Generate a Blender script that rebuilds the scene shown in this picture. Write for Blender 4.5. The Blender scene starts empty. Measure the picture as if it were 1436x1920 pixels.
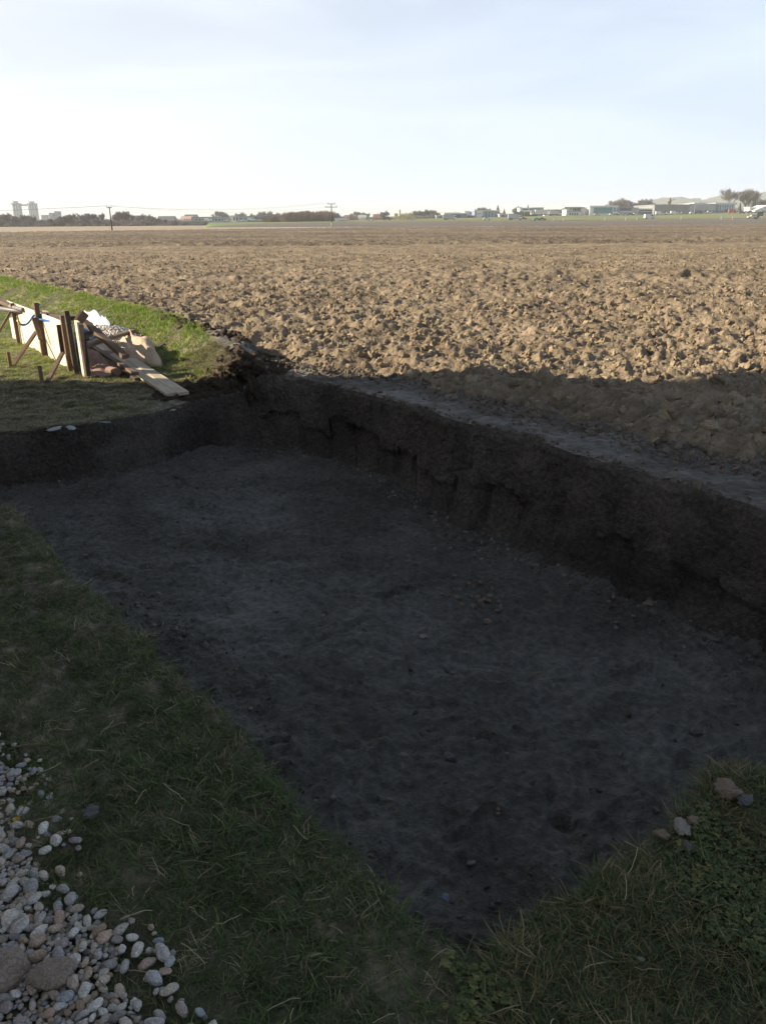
import bpy, bmesh, math, random
import numpy as np
from mathutils import Vector, Matrix, noise as mnoise
random.seed(7); rng = np.random.default_rng(7)
S = bpy.context.scene
C = S.collection
# ------------------------------------------------------------------ camera
F, CX, CY, HC = 1450.0, 718.0, 960.0, 1.65
PITCH = math.atan(545 / 1450); ROLL = math.radians(0.4)
cd = bpy.data.cameras.new('camera'); cam = bpy.data.objects.new('camera', cd); C.objects.link(cam)
cd.sensor_fit = 'VERTICAL'; cd.sensor_height = 36; cd.lens = 36 * 1450 / 1920
cd.clip_start = 0.05; cd.clip_end = 40000
_f = Vector((0, math.cos(PITCH), -math.sin(PITCH))); _u = Vector((0, math.sin(PITCH), math.cos(PITCH))); _x = Vector((1, 0, 0))
_r = _x * math.cos(ROLL) - _u * math.sin(ROLL); _up = _x * math.sin(ROLL) + _u * math.cos(ROLL)
m = Matrix((_r, _up, -_f)).transposed().to_4x4(); m.translation = (0, 0, HC); cam.matrix_world = m
S.camera = cam
# ------------------------------------------------------------------ light
SUN_EL = math.radians(24); SUN_H = Vector((-0.993, 0.12, 0)).normalized()
S.view_settings.view_transform = 'Standard'; S.view_settings.look = 'None'
VEIL, HAZE_D = 12.0, 0.00024
S.view_settings.exposure = 0.9; S.view_settings.gamma = 1.0; S.view_settings.use_curve_mapping = False
W = bpy.data.worlds.new('World'); S.world = W; W.use_nodes = True
wn = W.node_tree; wn.nodes.clear()
sky = wn.nodes.new('ShaderNodeTexSky'); sky.sky_type = 'NISHITA'; sky.sun_disc = False
sky.sun_elevation = SUN_EL
sky.sun_rotation = math.atan2(SUN_H.x, SUN_H.y)
sky.air_density = 1.0; sky.dust_density = 0.6; sky.ozone_density = 1.5; sky.altitude = 120
bg = wn.nodes.new('ShaderNodeBackground'); bg.inputs[1].default_value = 0.05
wo = wn.nodes.new('ShaderNodeOutputWorld')
# thin cirrus veil, laid over the sky by direction
tc = wn.nodes.new('ShaderNodeTexCoord'); mp = wn.nodes.new('ShaderNodeMapping'); mp.inputs['Scale'].default_value = (1.2, 1.2, 7)
mp.inputs['Rotation'].default_value = (0.12, 0.25, 0)
nz = wn.nodes.new('ShaderNodeTexNoise'); nz.inputs['Scale'].default_value = 1.6; nz.inputs['Detail'].default_value = 7; nz.inputs['Distortion'].default_value = 0.5
cr = wn.nodes.new('ShaderNodeValToRGB'); cr.color_ramp.elements[0].position = 0.42; cr.color_ramp.elements[0].color = (0, 0, 0, 1)
cr.color_ramp.elements[1].position = 0.75; cr.color_ramp.elements[1].color = (0.35, 0.35, 0.35, 1)
wl = wn.links.new
mx = wn.nodes.new('ShaderNodeMix'); mx.data_type = 'RGBA'
sep = wn.nodes.new('ShaderNodeSeparateXYZ'); wl(tc.outputs['Generated'], sep.inputs[0])
er = wn.nodes.new('ShaderNodeValToRGB'); er.color_ramp.interpolation = 'EASE'; e = er.color_ramp.elements       # pale milky air, densest at the horizon
e[0].position = 0.0; e[0].color = (.95,) * 3 + (1,); e[1].position = 1.0; e[1].color = (.0,) * 3 + (1,)
for p, v in ((.07, .88), (.22, .70), (.31, .18), (.45, .04)): k = e.new(p); k.color = (v, v, v, 1)
wl(sep.outputs['Z'], er.inputs['Fac'])
ad = wn.nodes.new('ShaderNodeMath'); ad.operation = 'ADD'; ad.use_clamp = True
dt = wn.nodes.new('ShaderNodeVectorMath'); dt.operation = 'DOT_PRODUCT'; dt.inputs[1].default_value = (SUN_H.x, SUN_H.y, .45)
wl(tc.outputs['Generated'], dt.inputs[0])
vr = wn.nodes.new('ShaderNodeValToRGB'); e = vr.color_ramp.elements; e[0].position = .0; e[0].color = (.55, .72, .95, 1); e[1].position = 1; e[1].color = (1.1, 1.1, 1.08, 1)
k = e.new(.55); k.color = (.77, .875, 1.05, 1)
da = wn.nodes.new('ShaderNodeMath'); da.operation = 'MULTIPLY_ADD'; da.inputs[1].default_value = .5; da.inputs[2].default_value = .5
wl(dt.outputs['Value'], da.inputs[0]); wl(da.outputs[0], vr.inputs['Fac'])
vm = wn.nodes.new('ShaderNodeVectorMath'); vm.operation = 'SCALE'; vm.inputs['Scale'].default_value = VEIL; wl(vr.outputs['Color'], vm.inputs[0]); wl(vm.outputs[0], mx.inputs['B'])
wl(tc.outputs['Generated'], mp.inputs['Vector']); wl(mp.outputs[0], nz.inputs['Vector']); wl(nz.outputs['Fac'], cr.inputs['Fac'])
wl(cr.outputs['Color'], ad.inputs[0]); wl(er.outputs['Color'], ad.inputs[1]); wl(ad.outputs[0], mx.inputs['Factor']); wl(sky.outputs[0], mx.inputs['A']); wl(mx.outputs['Result'], bg.inputs[0]); wl(bg.outputs[0], wo.inputs[0])
sd = bpy.data.lights.new('sun', 'SUN'); sd.energy = 5.0; sd.angle = math.radians(0.53); sd.color = (1, 0.88, 0.69)
sun = bpy.data.objects.new('sun', sd); C.objects.link(sun)
_s = Vector((SUN_H.x * math.cos(SUN_EL), SUN_H.y * math.cos(SUN_EL), math.sin(SUN_EL)))
sun.rotation_euler = _s.to_track_quat('Z', 'Y').to_euler()
S.cycles.use_denoising = True; S.cycles.max_bounces = 6; S.cycles.volume_bounces = 2; S.cycles.volume_step_rate = 1
S.cycles.diffuse_bounces = 3; S.cycles.transparent_max_bounces = 8
# ------------------------------------------------------------------ helpers
def ray(px, py):
    u = px - CX; v = CY - py; c, s = math.cos(ROLL), math.sin(ROLL)
    a = u * c + v * s; b = -u * s + v * c
    return (a, F * math.cos(PITCH) + b * math.sin(PITCH), -F * math.sin(PITCH) + b * math.cos(PITCH))
def P(px, py, z=0.0):
    d = ray(px, py); t = (z - HC) / d[2]; return Vector((d[0] * t, d[1] * t, z))
def D(px, py, dist):
    d = ray(px, py); t = dist / d[1]; return Vector((d[0] * t, dist, HC + d[2] * t))
def hsh(ix, iy, seed):
    n = (ix.astype(np.int64) * 374761393 + iy.astype(np.int64) * 668265263 + seed * 1442695041) & 0xffffffff
    n = ((n ^ (n >> 13)) * 1274126177) & 0xffffffff; n = ((n ^ (n >> 15)) * 2246822519) & 0xffffffff
    n = n ^ (n >> 16)
    return (n & 0xffffff) / float(0x1000000)
def vn(x, y, seed=0):
    ix = np.floor(x); iy = np.floor(y); fx = x - ix; fy = y - iy
    fx = fx * fx * (3 - 2 * fx); fy = fy * fy * (3 - 2 * fy)
    a = hsh(ix, iy, seed); b = hsh(ix + 1, iy, seed); c = hsh(ix, iy + 1, seed); d = hsh(ix + 1, iy + 1, seed)
    return (a + (b - a) * fx) * (1 - fy) + (c + (d - c) * fx) * fy
def fbm(x, y, seed=0, o=4, g=0.5):
    r = 0; a = 1; t = 0
    for k in range(o):
        r = r + a * vn(x * 2 ** k + 17.3 * k, y * 2 ** k - 9.1 * k, seed + k); t += a; a *= g
    return r / t
def lumps(x, y, cell, seed, rmin=0.35, rmax=0.75, p=0.5):
    X = x / cell; Y = y / cell; ix = np.floor(X); iy = np.floor(Y); out = np.zeros_like(X)
    for dx in (-1, 0, 1):
        for dy in (-1, 0, 1):
            jx = ix + dx; jy = iy + dy
            cx = jx + hsh(jx, jy, seed); cy = jy + hsh(jx, jy, seed + 1)
            r = rmin + (rmax - rmin) * hsh(jx, jy, seed + 2) ** 2
            an = hsh(jx, jy, seed + 3) * 3.14; e = 0.6 + 0.4 * hsh(jx, jy, seed + 4)
            ux = (X - cx) * np.cos(an) + (Y - cy) * np.sin(an); uy = -(X - cx) * np.sin(an) + (Y - cy) * np.cos(an)
            q = 1 - (ux / r) ** 2 - (uy / (r * e)) ** 2
            out = np.maximum(out, r * np.clip(q, 0, 1) ** p)
    return out * cell
def sst(a, b, x):
    t = np.clip((x - a) / (b - a), 0, 1); return t * t * (3 - 2 * t)
def tag(o, label=None, cat=None, group=None, kind=None):
    if label: o['label'] = label
    if cat: o['category'] = cat
    if group: o['group'] = group
    if kind: o['kind'] = kind
    return o
def link(name, me, mat=None, parent=None):
    o = bpy.data.objects.new(name, me); C.objects.link(o)
    if mat is not None and not me.materials: me.materials.append(mat)
    if parent is not None: o.parent = parent
    return o
def empty(name, loc, rz=0.0):
    o = bpy.data.objects.new(name, None); C.objects.link(o); o.location = loc; o.rotation_euler = (0, 0, rz)
    o.empty_display_size = 0.1; return o
def copy_tree(o, parent=None):
    c = o.copy(); C.objects.link(c); c.parent = parent
    for k in CHILD.get(o.name, []):
        copy_tree(k, c)
    return c
CHILD = {}
def children_of(root):
    def rec(o):
        ch = [k for k in bpy.data.objects if k.parent == o]
        CHILD[o.name] = ch
        for k in ch: rec(k)
    rec(root)
def npmesh(name, V, Q, smooth=True):
    me = bpy.data.meshes.new(name); V = np.asarray(V, dtype=np.float32).reshape(-1, 3); Q = np.asarray(Q, dtype=np.int32)
    k = Q.shape[1]
    me.vertices.add(len(V)); me.vertices.foreach_set('co', V.ravel())
    me.loops.add(Q.size); me.loops.foreach_set('vertex_index', Q.ravel())
    me.polygons.add(len(Q)); me.polygons.foreach_set('loop_start', np.arange(0, Q.size, k, dtype=np.int32))
    me.polygons.foreach_set('loop_total', np.full(len(Q), k, dtype=np.int32))
    me.update(calc_edges=True)
    me.polygons.foreach_set('use_smooth', np.full(len(Q), smooth)); return me
def gridmesh(name, X, Y, Z, keep=None, smooth=True):
    n, k = X.shape; V = np.stack([X, Y, Z], -1).reshape(-1, 3)
    i = np.arange(n * k).reshape(n, k)
    Q = np.stack([i[:-1, :-1], i[:-1, 1:], i[1:, 1:], i[1:, :-1]], -1).reshape(-1, 4)
    if keep is not None:
        kk = keep[:-1, :-1] & keep[1:, 1:]; Q = Q[kk.ravel()]
        used = np.unique(Q); re = np.zeros(n * k, dtype=np.int64); re[used] = np.arange(len(used)); V = V[used]; Q = re[Q]
    # orient up
    a, b, c = V[Q[0, 0]], V[Q[0, 1]], V[Q[0, 3]]
    if np.cross(b - a, c - a)[2] < 0: Q = Q[:, ::-1]
    return npmesh(name, V, Q, smooth)
class MB:
    def __init__(s): s.bm = bmesh.new()
    def box(s, c, size, rot=None, bev=0.0):
        r = bmesh.ops.create_cube(s.bm, size=1.0); vs = r['verts']
        M = Matrix.Translation(c) @ (rot.to_4x4() if rot is not None else Matrix()) @ Matrix.Diagonal((*size, 1))
        bmesh.ops.transform(s.bm, matrix=M, verts=vs)
        if bev > 0:
            es = list({e for v in vs for e in v.link_edges}); bmesh.ops.bevel(s.bm, geom=es, offset=bev, segments=1, affect='EDGES')
        return s
    def bar(s, a, b, w, h, bev=0.0, roll=0.0):
        a = Vector(a); b = Vector(b); d = b - a; q = d.to_track_quat('X', 'Z').to_matrix() @ Matrix.Rotation(roll, 3, 'X')
        return s.box((a + b) / 2, (d.length, w, h), q, bev)
    def tube(s, pts, r, n=8, r2=None, cap=True):
        pts = [Vector(p) for p in pts]; rings = []; N = len(pts)
        for i, p in enumerate(pts):
            d = (pts[min(i + 1, N - 1)] - pts[max(i - 1, 0)]).normalized()
            q = d.to_track_quat('Z', 'Y').to_matrix(); rr = r if r2 is None else r + (r2 - r) * i / (N - 1)
            rings.append([s.bm.verts.new(p + q @ Vector((math.cos(t) * rr, math.sin(t) * rr, 0))) for t in [2 * math.pi * j / n for j in range(n)]])
        for a, b in zip(rings, rings[1:]):
            for j in range(n):
                f = s.bm.faces.new((a[j], a[(j + 1) % n], b[(j + 1) % n], b[j])); f.smooth = n > 5
        if cap and n > 2: s.bm.faces.new(rings[0][::-1]); s.bm.faces.new(rings[-1])
        return s
    def poly(s, pts, flip=False):
        vs = [s.bm.verts.new(p) for p in pts]
        s.bm.faces.new(vs[::-1] if flip else vs); return s
    def prism(s, base, top):
        a = [s.bm.verts.new(p) for p in base]; b = [s.bm.verts.new(p) for p in top]; n = len(a)
        s.bm.faces.new(a[::-1]); s.bm.faces.new(b)
        for j in range(n): s.bm.faces.new((a[j], a[(j + 1) % n], b[(j + 1) % n], b[j]))
        return s
    def mesh(s, name):
        me = bpy.data.meshes.new(name); bmesh.ops.recalc_face_normals(s.bm, faces=s.bm.faces); s.bm.to_mesh(me); s.bm.free(); return me
    def build(s, name, mat, parent=None): return link(name, s.mesh(name), mat, parent)
# ------------------------------------------------------------------ materials
def newmat(name):
    M = bpy.data.materials.new(name); M.use_nodes = True; nt = M.node_tree; b = nt.nodes['Principled BSDF']; return M, nt, b
def rgba(c): return (*c, 1)
def mat_plain(name, col, rough=0.7, var=0.15, scale=3.0, metal=0.0, spec=0.3, bump=0.0, bscale=30):
    M, nt, b = newmat(name); b.inputs['Roughness'].default_value = rough; b.inputs['Metallic'].default_value = metal
    b.inputs['Specular IOR Level'].default_value = spec
    t = nt.nodes.new('ShaderNodeTexCoord'); n = nt.nodes.new('ShaderNodeTexNoise'); n.inputs['Scale'].default_value = scale; n.inputs['Detail'].default_value = 6
    nt.links.new(t.outputs['Object'], n.inputs['Vector'])
    r = nt.nodes.new('ShaderNodeValToRGB'); r.color_ramp.elements[0].position = 0.3; r.color_ramp.elements[1].position = 0.7
    r.color_ramp.elements[0].color = rgba([c * (1 - var) for c in col]); r.color_ramp.elements[1].color = rgba([min(1, c * (1 + var)) for c in col])
    nt.links.new(n.outputs['Fac'], r.inputs['Fac']); nt.links.new(r.outputs['Color'], b.inputs['Base Color'])
    if bump:
        n2 = nt.nodes.new('ShaderNodeTexNoise'); n2.inputs['Scale'].default_value = bscale; n2.inputs['Detail'].default_value = 5
        nt.links.new(t.outputs['Object'], n2.inputs['Vector'])
        bp = nt.nodes.new('ShaderNodeBump'); bp.inputs['Strength'].default_value = bump; bp.inputs['Distance'].default_value = 0.01
        nt.links.new(n2.outputs['Fac'], bp.inputs['Height']); nt.links.new(bp.outputs[0], b.inputs['Normal'])
    return M
def mat_soil(name, cols, scales=(0.8, 9.0, 60.0), rough=(0.9, 0.9), bump=(0.6, 0.02), spec=0.25, stretch=(1, 1, 1)):
    """cols: three colours dark, mid, pale mixed by two noises"""
    M, nt, b = newmat(name); b.inputs['Specular IOR Level'].default_value = spec; L = nt.links.new
    t = nt.nodes.new('ShaderNodeTexCoord'); mp = nt.nodes.new('ShaderNodeMapping'); mp.inputs['Scale'].default_value = stretch
    L(t.outputs['Object'], mp.inputs['Vector'])
    ns = []
    for s in scales:
        n = nt.nodes.new('ShaderNodeTexNoise'); n.inputs['Scale'].default_value = s; n.inputs['Detail'].default_value = 8; n.inputs['Roughness'].default_value = 0.62
        L(mp.outputs[0], n.inputs['Vector']); ns.append(n)
    r = nt.nodes.new('ShaderNodeValToRGB'); e = r.color_ramp.elements
    e[0].position = 0.39; e[0].color = rgba(cols[0]); e[1].position = 0.63; e[1].color = rgba(cols[2]); k = e.new(0.5); k.color = rgba(cols[1])
    a = nt.nodes.new('ShaderNodeMath'); a.operation = 'MULTIPLY_ADD'; a.inputs[1].default_value = 0.55
    a2 = nt.nodes.new('ShaderNodeMath'); a2.operation = 'MULTIPLY'; a2.inputs[1].default_value = 0.45
    L(ns[1].outputs['Fac'], a2.inputs[0]); L(ns[0].outputs['Fac'], a.inputs[0]); L(a2.outputs[0], a.inputs[2]); L(a.outputs[0], r.inputs['Fac'])
    L(r.outputs['Color'], b.inputs['Base Color'])
    mr = nt.nodes.new('ShaderNodeMapRange'); mr.inputs[1].default_value = 0.35; mr.inputs[2].default_value = 0.65
    mr.inputs[3].default_value = rough[0]; mr.inputs[4].default_value = rough[1]
    L(ns[0].outputs['Fac'], mr.inputs[0]); L(mr.outputs[0], b.inputs['Roughness'])
    m1 = nt.nodes.new('ShaderNodeMath'); m1.operation = 'MULTIPLY_ADD'; m1.inputs[1].default_value = 0.35
    L(ns[2].outputs['Fac'], m1.inputs[0]); L(ns[1].outputs['Fac'], m1.inputs[2])
    bp = nt.nodes.new('ShaderNodeBump'); bp.inputs['Strength'].default_value = bump[0]; bp.inputs['Distance'].default_value = bump[1]
    L(m1.outputs[0], bp.inputs['Height']); L(bp.outputs[0], b.inputs['Normal'])
    return M
def mat_instance(name, ramp, rough=0.6, spec=0.3, trans=0.0, var=0.2, scale=20, bump=0.0):
    """colour picked per instance or per object, with grain"""
    M, nt, b = newmat(name); L = nt.links.new; b.inputs['Roughness'].default_value = rough; b.inputs['Specular IOR Level'].default_value = spec
    oi = nt.nodes.new('ShaderNodeObjectInfo'); r = nt.nodes.new('ShaderNodeValToRGB'); e = r.color_ramp.elements
    e[0].position = ramp[0][0]; e[0].color = rgba(ramp[0][1]); e[1].position = ramp[-1][0]; e[1].color = rgba(ramp[-1][1])
    for p, c in ramp[1:-1]: k = e.new(p); k.color = rgba(c)
    t = nt.nodes.new('ShaderNodeTexCoord'); n = nt.nodes.new('ShaderNodeTexNoise'); n.inputs['Scale'].default_value = scale; n.inputs['Detail'].default_value = 5
    L(t.outputs['Object'], n.inputs['Vector'])
    mr = nt.nodes.new('ShaderNodeMapRange'); mr.inputs[1].default_value = 0.3; mr.inputs[2].default_value = 0.7; mr.inputs[3].default_value = 1 - var; mr.inputs[4].default_value = 1 + var
    L(n.outputs['Fac'], mr.inputs[0])
    mm = nt.nodes.new('ShaderNodeMix'); mm.data_type = 'RGBA'; mm.blend_type = 'MULTIPLY'; mm.inputs['Factor'].default_value = 1
    L(oi.outputs['Random'], r.inputs['Fac']); L(r.outputs['Color'], mm.inputs['A']); L(mr.outputs[0], mm.inputs['B'])
    L(mm.outputs['Result'], b.inputs['Base Color'])
    if bump:
        bp = nt.nodes.new('ShaderNodeBump'); bp.inputs['Strength'].default_value = bump; bp.inputs['Distance'].default_value = 0.02
        L(n.outputs['Fac'], bp.inputs['Height']); L(bp.outputs[0], b.inputs['Normal'])
    if trans:
        tr = nt.nodes.new('ShaderNodeBsdfTranslucent'); ms = nt.nodes.new('ShaderNodeMixShader'); ms.inputs[0].default_value = trans
        L(mm.outputs['Result'], tr.inputs['Color']); L(b.outputs[0], ms.inputs[1]); L(tr.outputs[0], ms.inputs[2]); L(ms.outputs[0], nt.nodes['Material Output'].inputs[0])
    return M
def mat_wood(name, c1, c2, rough=0.75, sc=6.0, axis=0):
    M, nt, b = newmat(name); L = nt.links.new; b.inputs['Roughness'].default_value = rough; b.inputs['Specular IOR Level'].default_value = 0.25
    t = nt.nodes.new('ShaderNodeTexCoord'); mp = nt.nodes.new('ShaderNodeMapping')
    s = [sc * 6] * 3; s[axis] = sc * 0.35; mp.inputs['Scale'].default_value = s
    n = nt.nodes.new('ShaderNodeTexNoise'); n.inputs['Scale'].default_value = 1.0; n.inputs['Detail'].default_value = 7; n.inputs['Distortion'].default_value = 0.6
    n2 = nt.nodes.new('ShaderNodeTexNoise'); n2.inputs['Scale'].default_value = 3.0; n2.inputs['Detail'].default_value = 4
    L(t.outputs['Object'], mp.inputs['Vector']); L(mp.outputs[0], n.inputs['Vector']); L(t.outputs['Object'], n2.inputs['Vector'])
    a = nt.nodes.new('ShaderNodeMath'); a.operation = 'MULTIPLY_ADD'; a.inputs[1].default_value = 0.4; a.inputs[2].default_value = 0.0
    ad = nt.nodes.new('ShaderNodeMath'); ad.operation = 'MULTIPLY_ADD'; ad.inputs[1].default_value = 0.6
    L(n2.outputs['Fac'], a.inputs[0]); L(n.outputs['Fac'], ad.inputs[0]); L(a.outputs[0], ad.inputs[2])
    r = nt.nodes.new('ShaderNodeValToRGB'); r.color_ramp.elements[0].position = 0.36; r.color_ramp.elements[1].position = 0.64
    r.color_ramp.elements[0].color = rgba(c1); r.color_ramp.elements[1].color = rgba(c2)
    L(ad.outputs[0], r.inputs['Fac']); L(r.outputs['Color'], b.inputs['Base Color'])
    bp = nt.nodes.new('ShaderNodeBump'); bp.inputs['Strength'].default_value = 0.35; bp.inputs['Distance'].default_value = 0.003
    L(n.outputs['Fac'], bp.inputs['Height']); L(bp.outputs[0], b.inputs['Normal']); return M
M_FIELD = mat_soil('ploughed soil', [(0.165, 0.123, 0.08), (0.275, 0.21, 0.138), (0.40, 0.31, 0.207)], (0.5, 9, 40), bump=(1.0, 0.06))
M_FARF = mat_soil('ploughed soil far', [(0.13, 0.10, 0.067), (0.215, 0.165, 0.11), (0.33, 0.26, 0.175)], (0.05, 1.4, 5), bump=(1.0, 0.5))
M_CLOD = mat_instance('soil clod', [(0, (0.19, 0.145, 0.095)), (0.5, (0.275, 0.21, 0.138)), (1, (0.37, 0.285, 0.19))], rough=0.95, spec=0.15, var=0.3, scale=4, bump=0)
M_DARKCLOD = mat_instance('damp crumb', [(0, (0.10, 0.09, 0.078)), (0.6, (0.16, 0.14, 0.12)), (1, (0.26, 0.22, 0.18))], rough=0.9, spec=0.2, var=0.3, scale=4, bump=0)
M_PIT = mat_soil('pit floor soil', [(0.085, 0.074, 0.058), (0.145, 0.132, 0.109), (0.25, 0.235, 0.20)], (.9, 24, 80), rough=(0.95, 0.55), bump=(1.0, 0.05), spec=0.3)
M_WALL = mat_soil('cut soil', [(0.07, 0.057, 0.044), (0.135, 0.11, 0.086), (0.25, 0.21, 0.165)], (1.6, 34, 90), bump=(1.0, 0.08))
M_STRIP = mat_soil('trodden soil', [(0.10, 0.083, 0.065), (0.17, 0.146, 0.118), (0.30, 0.265, 0.22)], (1.4, 12, 80), rough=(1.0, 0.5), bump=(1.0, 0.05), spec=0.35, stretch=(1, 1.6, 1))
M_LAWN = mat_soil('lawn soil', [(0.055, 0.052, 0.03), (0.125, 0.108, 0.07), (0.33, 0.28, 0.2)], (1.2, 16, 90), bump=(0.8, 0.02))
M_GRAVELBED = mat_soil('gravel bed soil', [(0.05, 0.04, 0.03), (0.09, 0.07, 0.05), (0.14, 0.11, 0.08)], (3, 20, 90), bump=(0.9, 0.02))
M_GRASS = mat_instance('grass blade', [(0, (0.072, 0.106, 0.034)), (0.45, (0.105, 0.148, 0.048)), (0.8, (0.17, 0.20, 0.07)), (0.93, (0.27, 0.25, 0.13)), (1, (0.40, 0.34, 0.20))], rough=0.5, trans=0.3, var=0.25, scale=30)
M_GRASSY = mat_instance('sunlit bank grass', [(0, (0.12, 0.22, 0.03)), (0.5, (0.25, 0.37, 0.055)), (0.8, (0.38, 0.42, 0.09)), (1, (0.52, 0.43, 0.20))], rough=0.5, trans=0.45, var=0.25, scale=30)  # brighter copy of the grass colours, sunlight put into the blades
M_GRASSD = mat_instance('dry grass blade', [(0, (0.065, 0.10, 0.035)), (0.45, (0.11, 0.14, 0.05)), (0.75, (0.25, 0.19, 0.085)), (1, (0.36, 0.27, 0.14))], rough=0.6, trans=0.25, var=0.25, scale=30)
M_CLOVER = mat_instance('clover leaf', [(0, (0.075, 0.105, 0.032)), (0.6, (0.13, 0.155, 0.05)), (1, (0.24, 0.23, 0.08))], rough=0.55, trans=0.2, var=0.2)
M_STRAW = mat_instance('straw', [(0, (0.28, 0.22, 0.12)), (1, (0.5, 0.42, 0.26))], rough=0.7)
M_PEBBLE = mat_instance('river pebble', [(0, (0.22, 0.20, 0.18)), (0.12, (0.56, 0.51, 0.45)), (0.24, (0.32, 0.31, 0.30)), (0.36, (0.70, 0.63, 0.53)), (0.48, (0.42, 0.29, 0.19)), (0.58, (0.48, 0.44, 0.40)), (0.70, (0.76, 0.70, 0.61)), (0.8, (0.26, 0.30, 0.35)), (0.9, (0.52, 0.35, 0.25)), (1, (0.56, 0.49, 0.40))], rough=0.55, spec=0.4, var=0.4, scale=3, bump=0.25)
M_PLY = mat_wood('pale plywood', (0.72, 0.62, 0.46), (0.86, 0.79, 0.66), sc=2)
M_WOOD = mat_wood('weathered timber', (0.13, 0.085, 0.055), (0.24, 0.165, 0.11), sc=8)
M_WOODD = mat_wood('dark timber', (0.06, 0.042, 0.03), (0.13, 0.09, 0.062), sc=8)
M_PLANK = mat_wood('pale plank', (0.42, 0.34, 0.23), (0.66, 0.57, 0.42), sc=7)
M_TARP = mat_plain('tan geotextile', (0.58, 0.44, 0.31), 0.9, 0.12, 6, bump=0.3, bscale=220)
M_PINKT = mat_plain('brown cloth', (0.36, 0.23, 0.17), 0.9, 0.15, 6, bump=0.3, bscale=200)
M_WHITE = mat_plain('white sheet', (0.80, 0.82, 0.86), 0.5, 0.05, 6)
M_BLUE = mat_plain('blue plastic', (0.05, 0.16, 0.42), 0.45, 0.2, 8)
M_YEL = mat_plain('yellow tube', (0.55, 0.38, 0.10), 0.5, 0.15, 8)
M_PIPE = mat_plain('grey pipe', (0.20, 0.17, 0.16), 0.5, 0.15, 8)
# ------------------------------------------------------------------ pit outline (x, y, top z, inset of the foot)
OUT = [(0.21, 1.31, 0, .05), (0.50, 1.55, 0, .05), (0.78, 1.78, 0, .05), (0.95, 1.89, 0, .05), (1.06, 2.03, .01, .05), (1.2, 1.93, 0.01, .05), (1.6, 2.03, .03, .05),
       (2.4, 2.28, .08, .08), (3.1, 2.5, .13, .15), (2.55, 3.3, .15, .2), (2.11, 3.99, .15, .2), (1.65, 4.72, .15, .2), (0.93, 5.66, .15, .24), (0.42, 6.36, .15, .24), (-.08, 7.07, .15, .25),
       (*P(600, 712, .19), .22), (*P(540, 699, .22), .22), (*P(495, 691, .25), .20), (-1.36, 7.86, .10, .16), (-1.42, 7.76, .02, .08), (-1.6, 7.72, 0, .08), (-1.9, 7.5, 0, .05),
       (-2.14, 7.03, 0, .05), (-2.52, 6.68, 0, .05), (-3.2, 6.32, 0, .05), (-3.8, 6.1, 0, .06), (-2.44, 4.70, 0, .05), (-1.53, 3.53, 0, .05), (-.91, 2.73, 0, .05), (-.46, 2.13, 0, .05),
       (-.15, 1.77, 0, .05), (0.07, 1.46, 0, .05)]
PC = np.array([0.0, 4.8])
o_ = np.array(OUT + [OUT[0]]); seg = np.hypot(np.diff(o_[:, 0]), np.diff(o_[:, 1])); arc = np.concatenate([[0], np.cumsum(seg)])
NA = 1500; aa = np.linspace(0, arc[-1], NA + 1)
OX, OY, OZ, OI = [np.interp(aa, arc, o_[:, k]) for k in range(4)]
def circ(v, n):  # smooth along the closed outline
    k = np.ones(n) / n; w = np.concatenate([v[:-1]] * 3); w = np.convolve(w, k, 'same')[NA:2 * NA]; return np.concatenate([w, w[:1]])
OX, OY, OZ, OI = circ(OX, 7), circ(OY, 7), circ(OZ, 25), circ(OI, 25)
DX, DY = OX - PC[0], OY - PC[1]; RR = np.hypot(DX, DY); DX /= RR; DY /= RR
TH = np.arctan2(OY - PC[1], OX - PC[0])
wob = (fbm(aa * 1.3, aa * 0, 5, 3) - .5) * .16 + (fbm(aa * 7, aa * 0, 9, 3) - .5) * .07
wob = wob * (1 - .5 * ((OX < -1.4) & (OY > 5.9)))
endfix = np.minimum(aa, arc[-1] - aa); wob *= sst(0, .15, endfix)
RT = RR + wob
sect_strip = (aa > arc[8] - .1) & (aa < arc[18] + .05)      # right hand and far side: trodden strip
_o = np.argsort(TH[:-1]); _ths = TH[:-1][_o]; _rts = RT[:-1][_o]; _zts = OZ[:-1][_o]
def rim(x, y):
    t = np.arctan2(y - PC[1], x - PC[0]); return np.interp(t, _ths, _rts, period=2 * math.pi)
def outdist(x, y): return np.hypot(x - PC[0], y - PC[1]) - rim(x, y)
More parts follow.
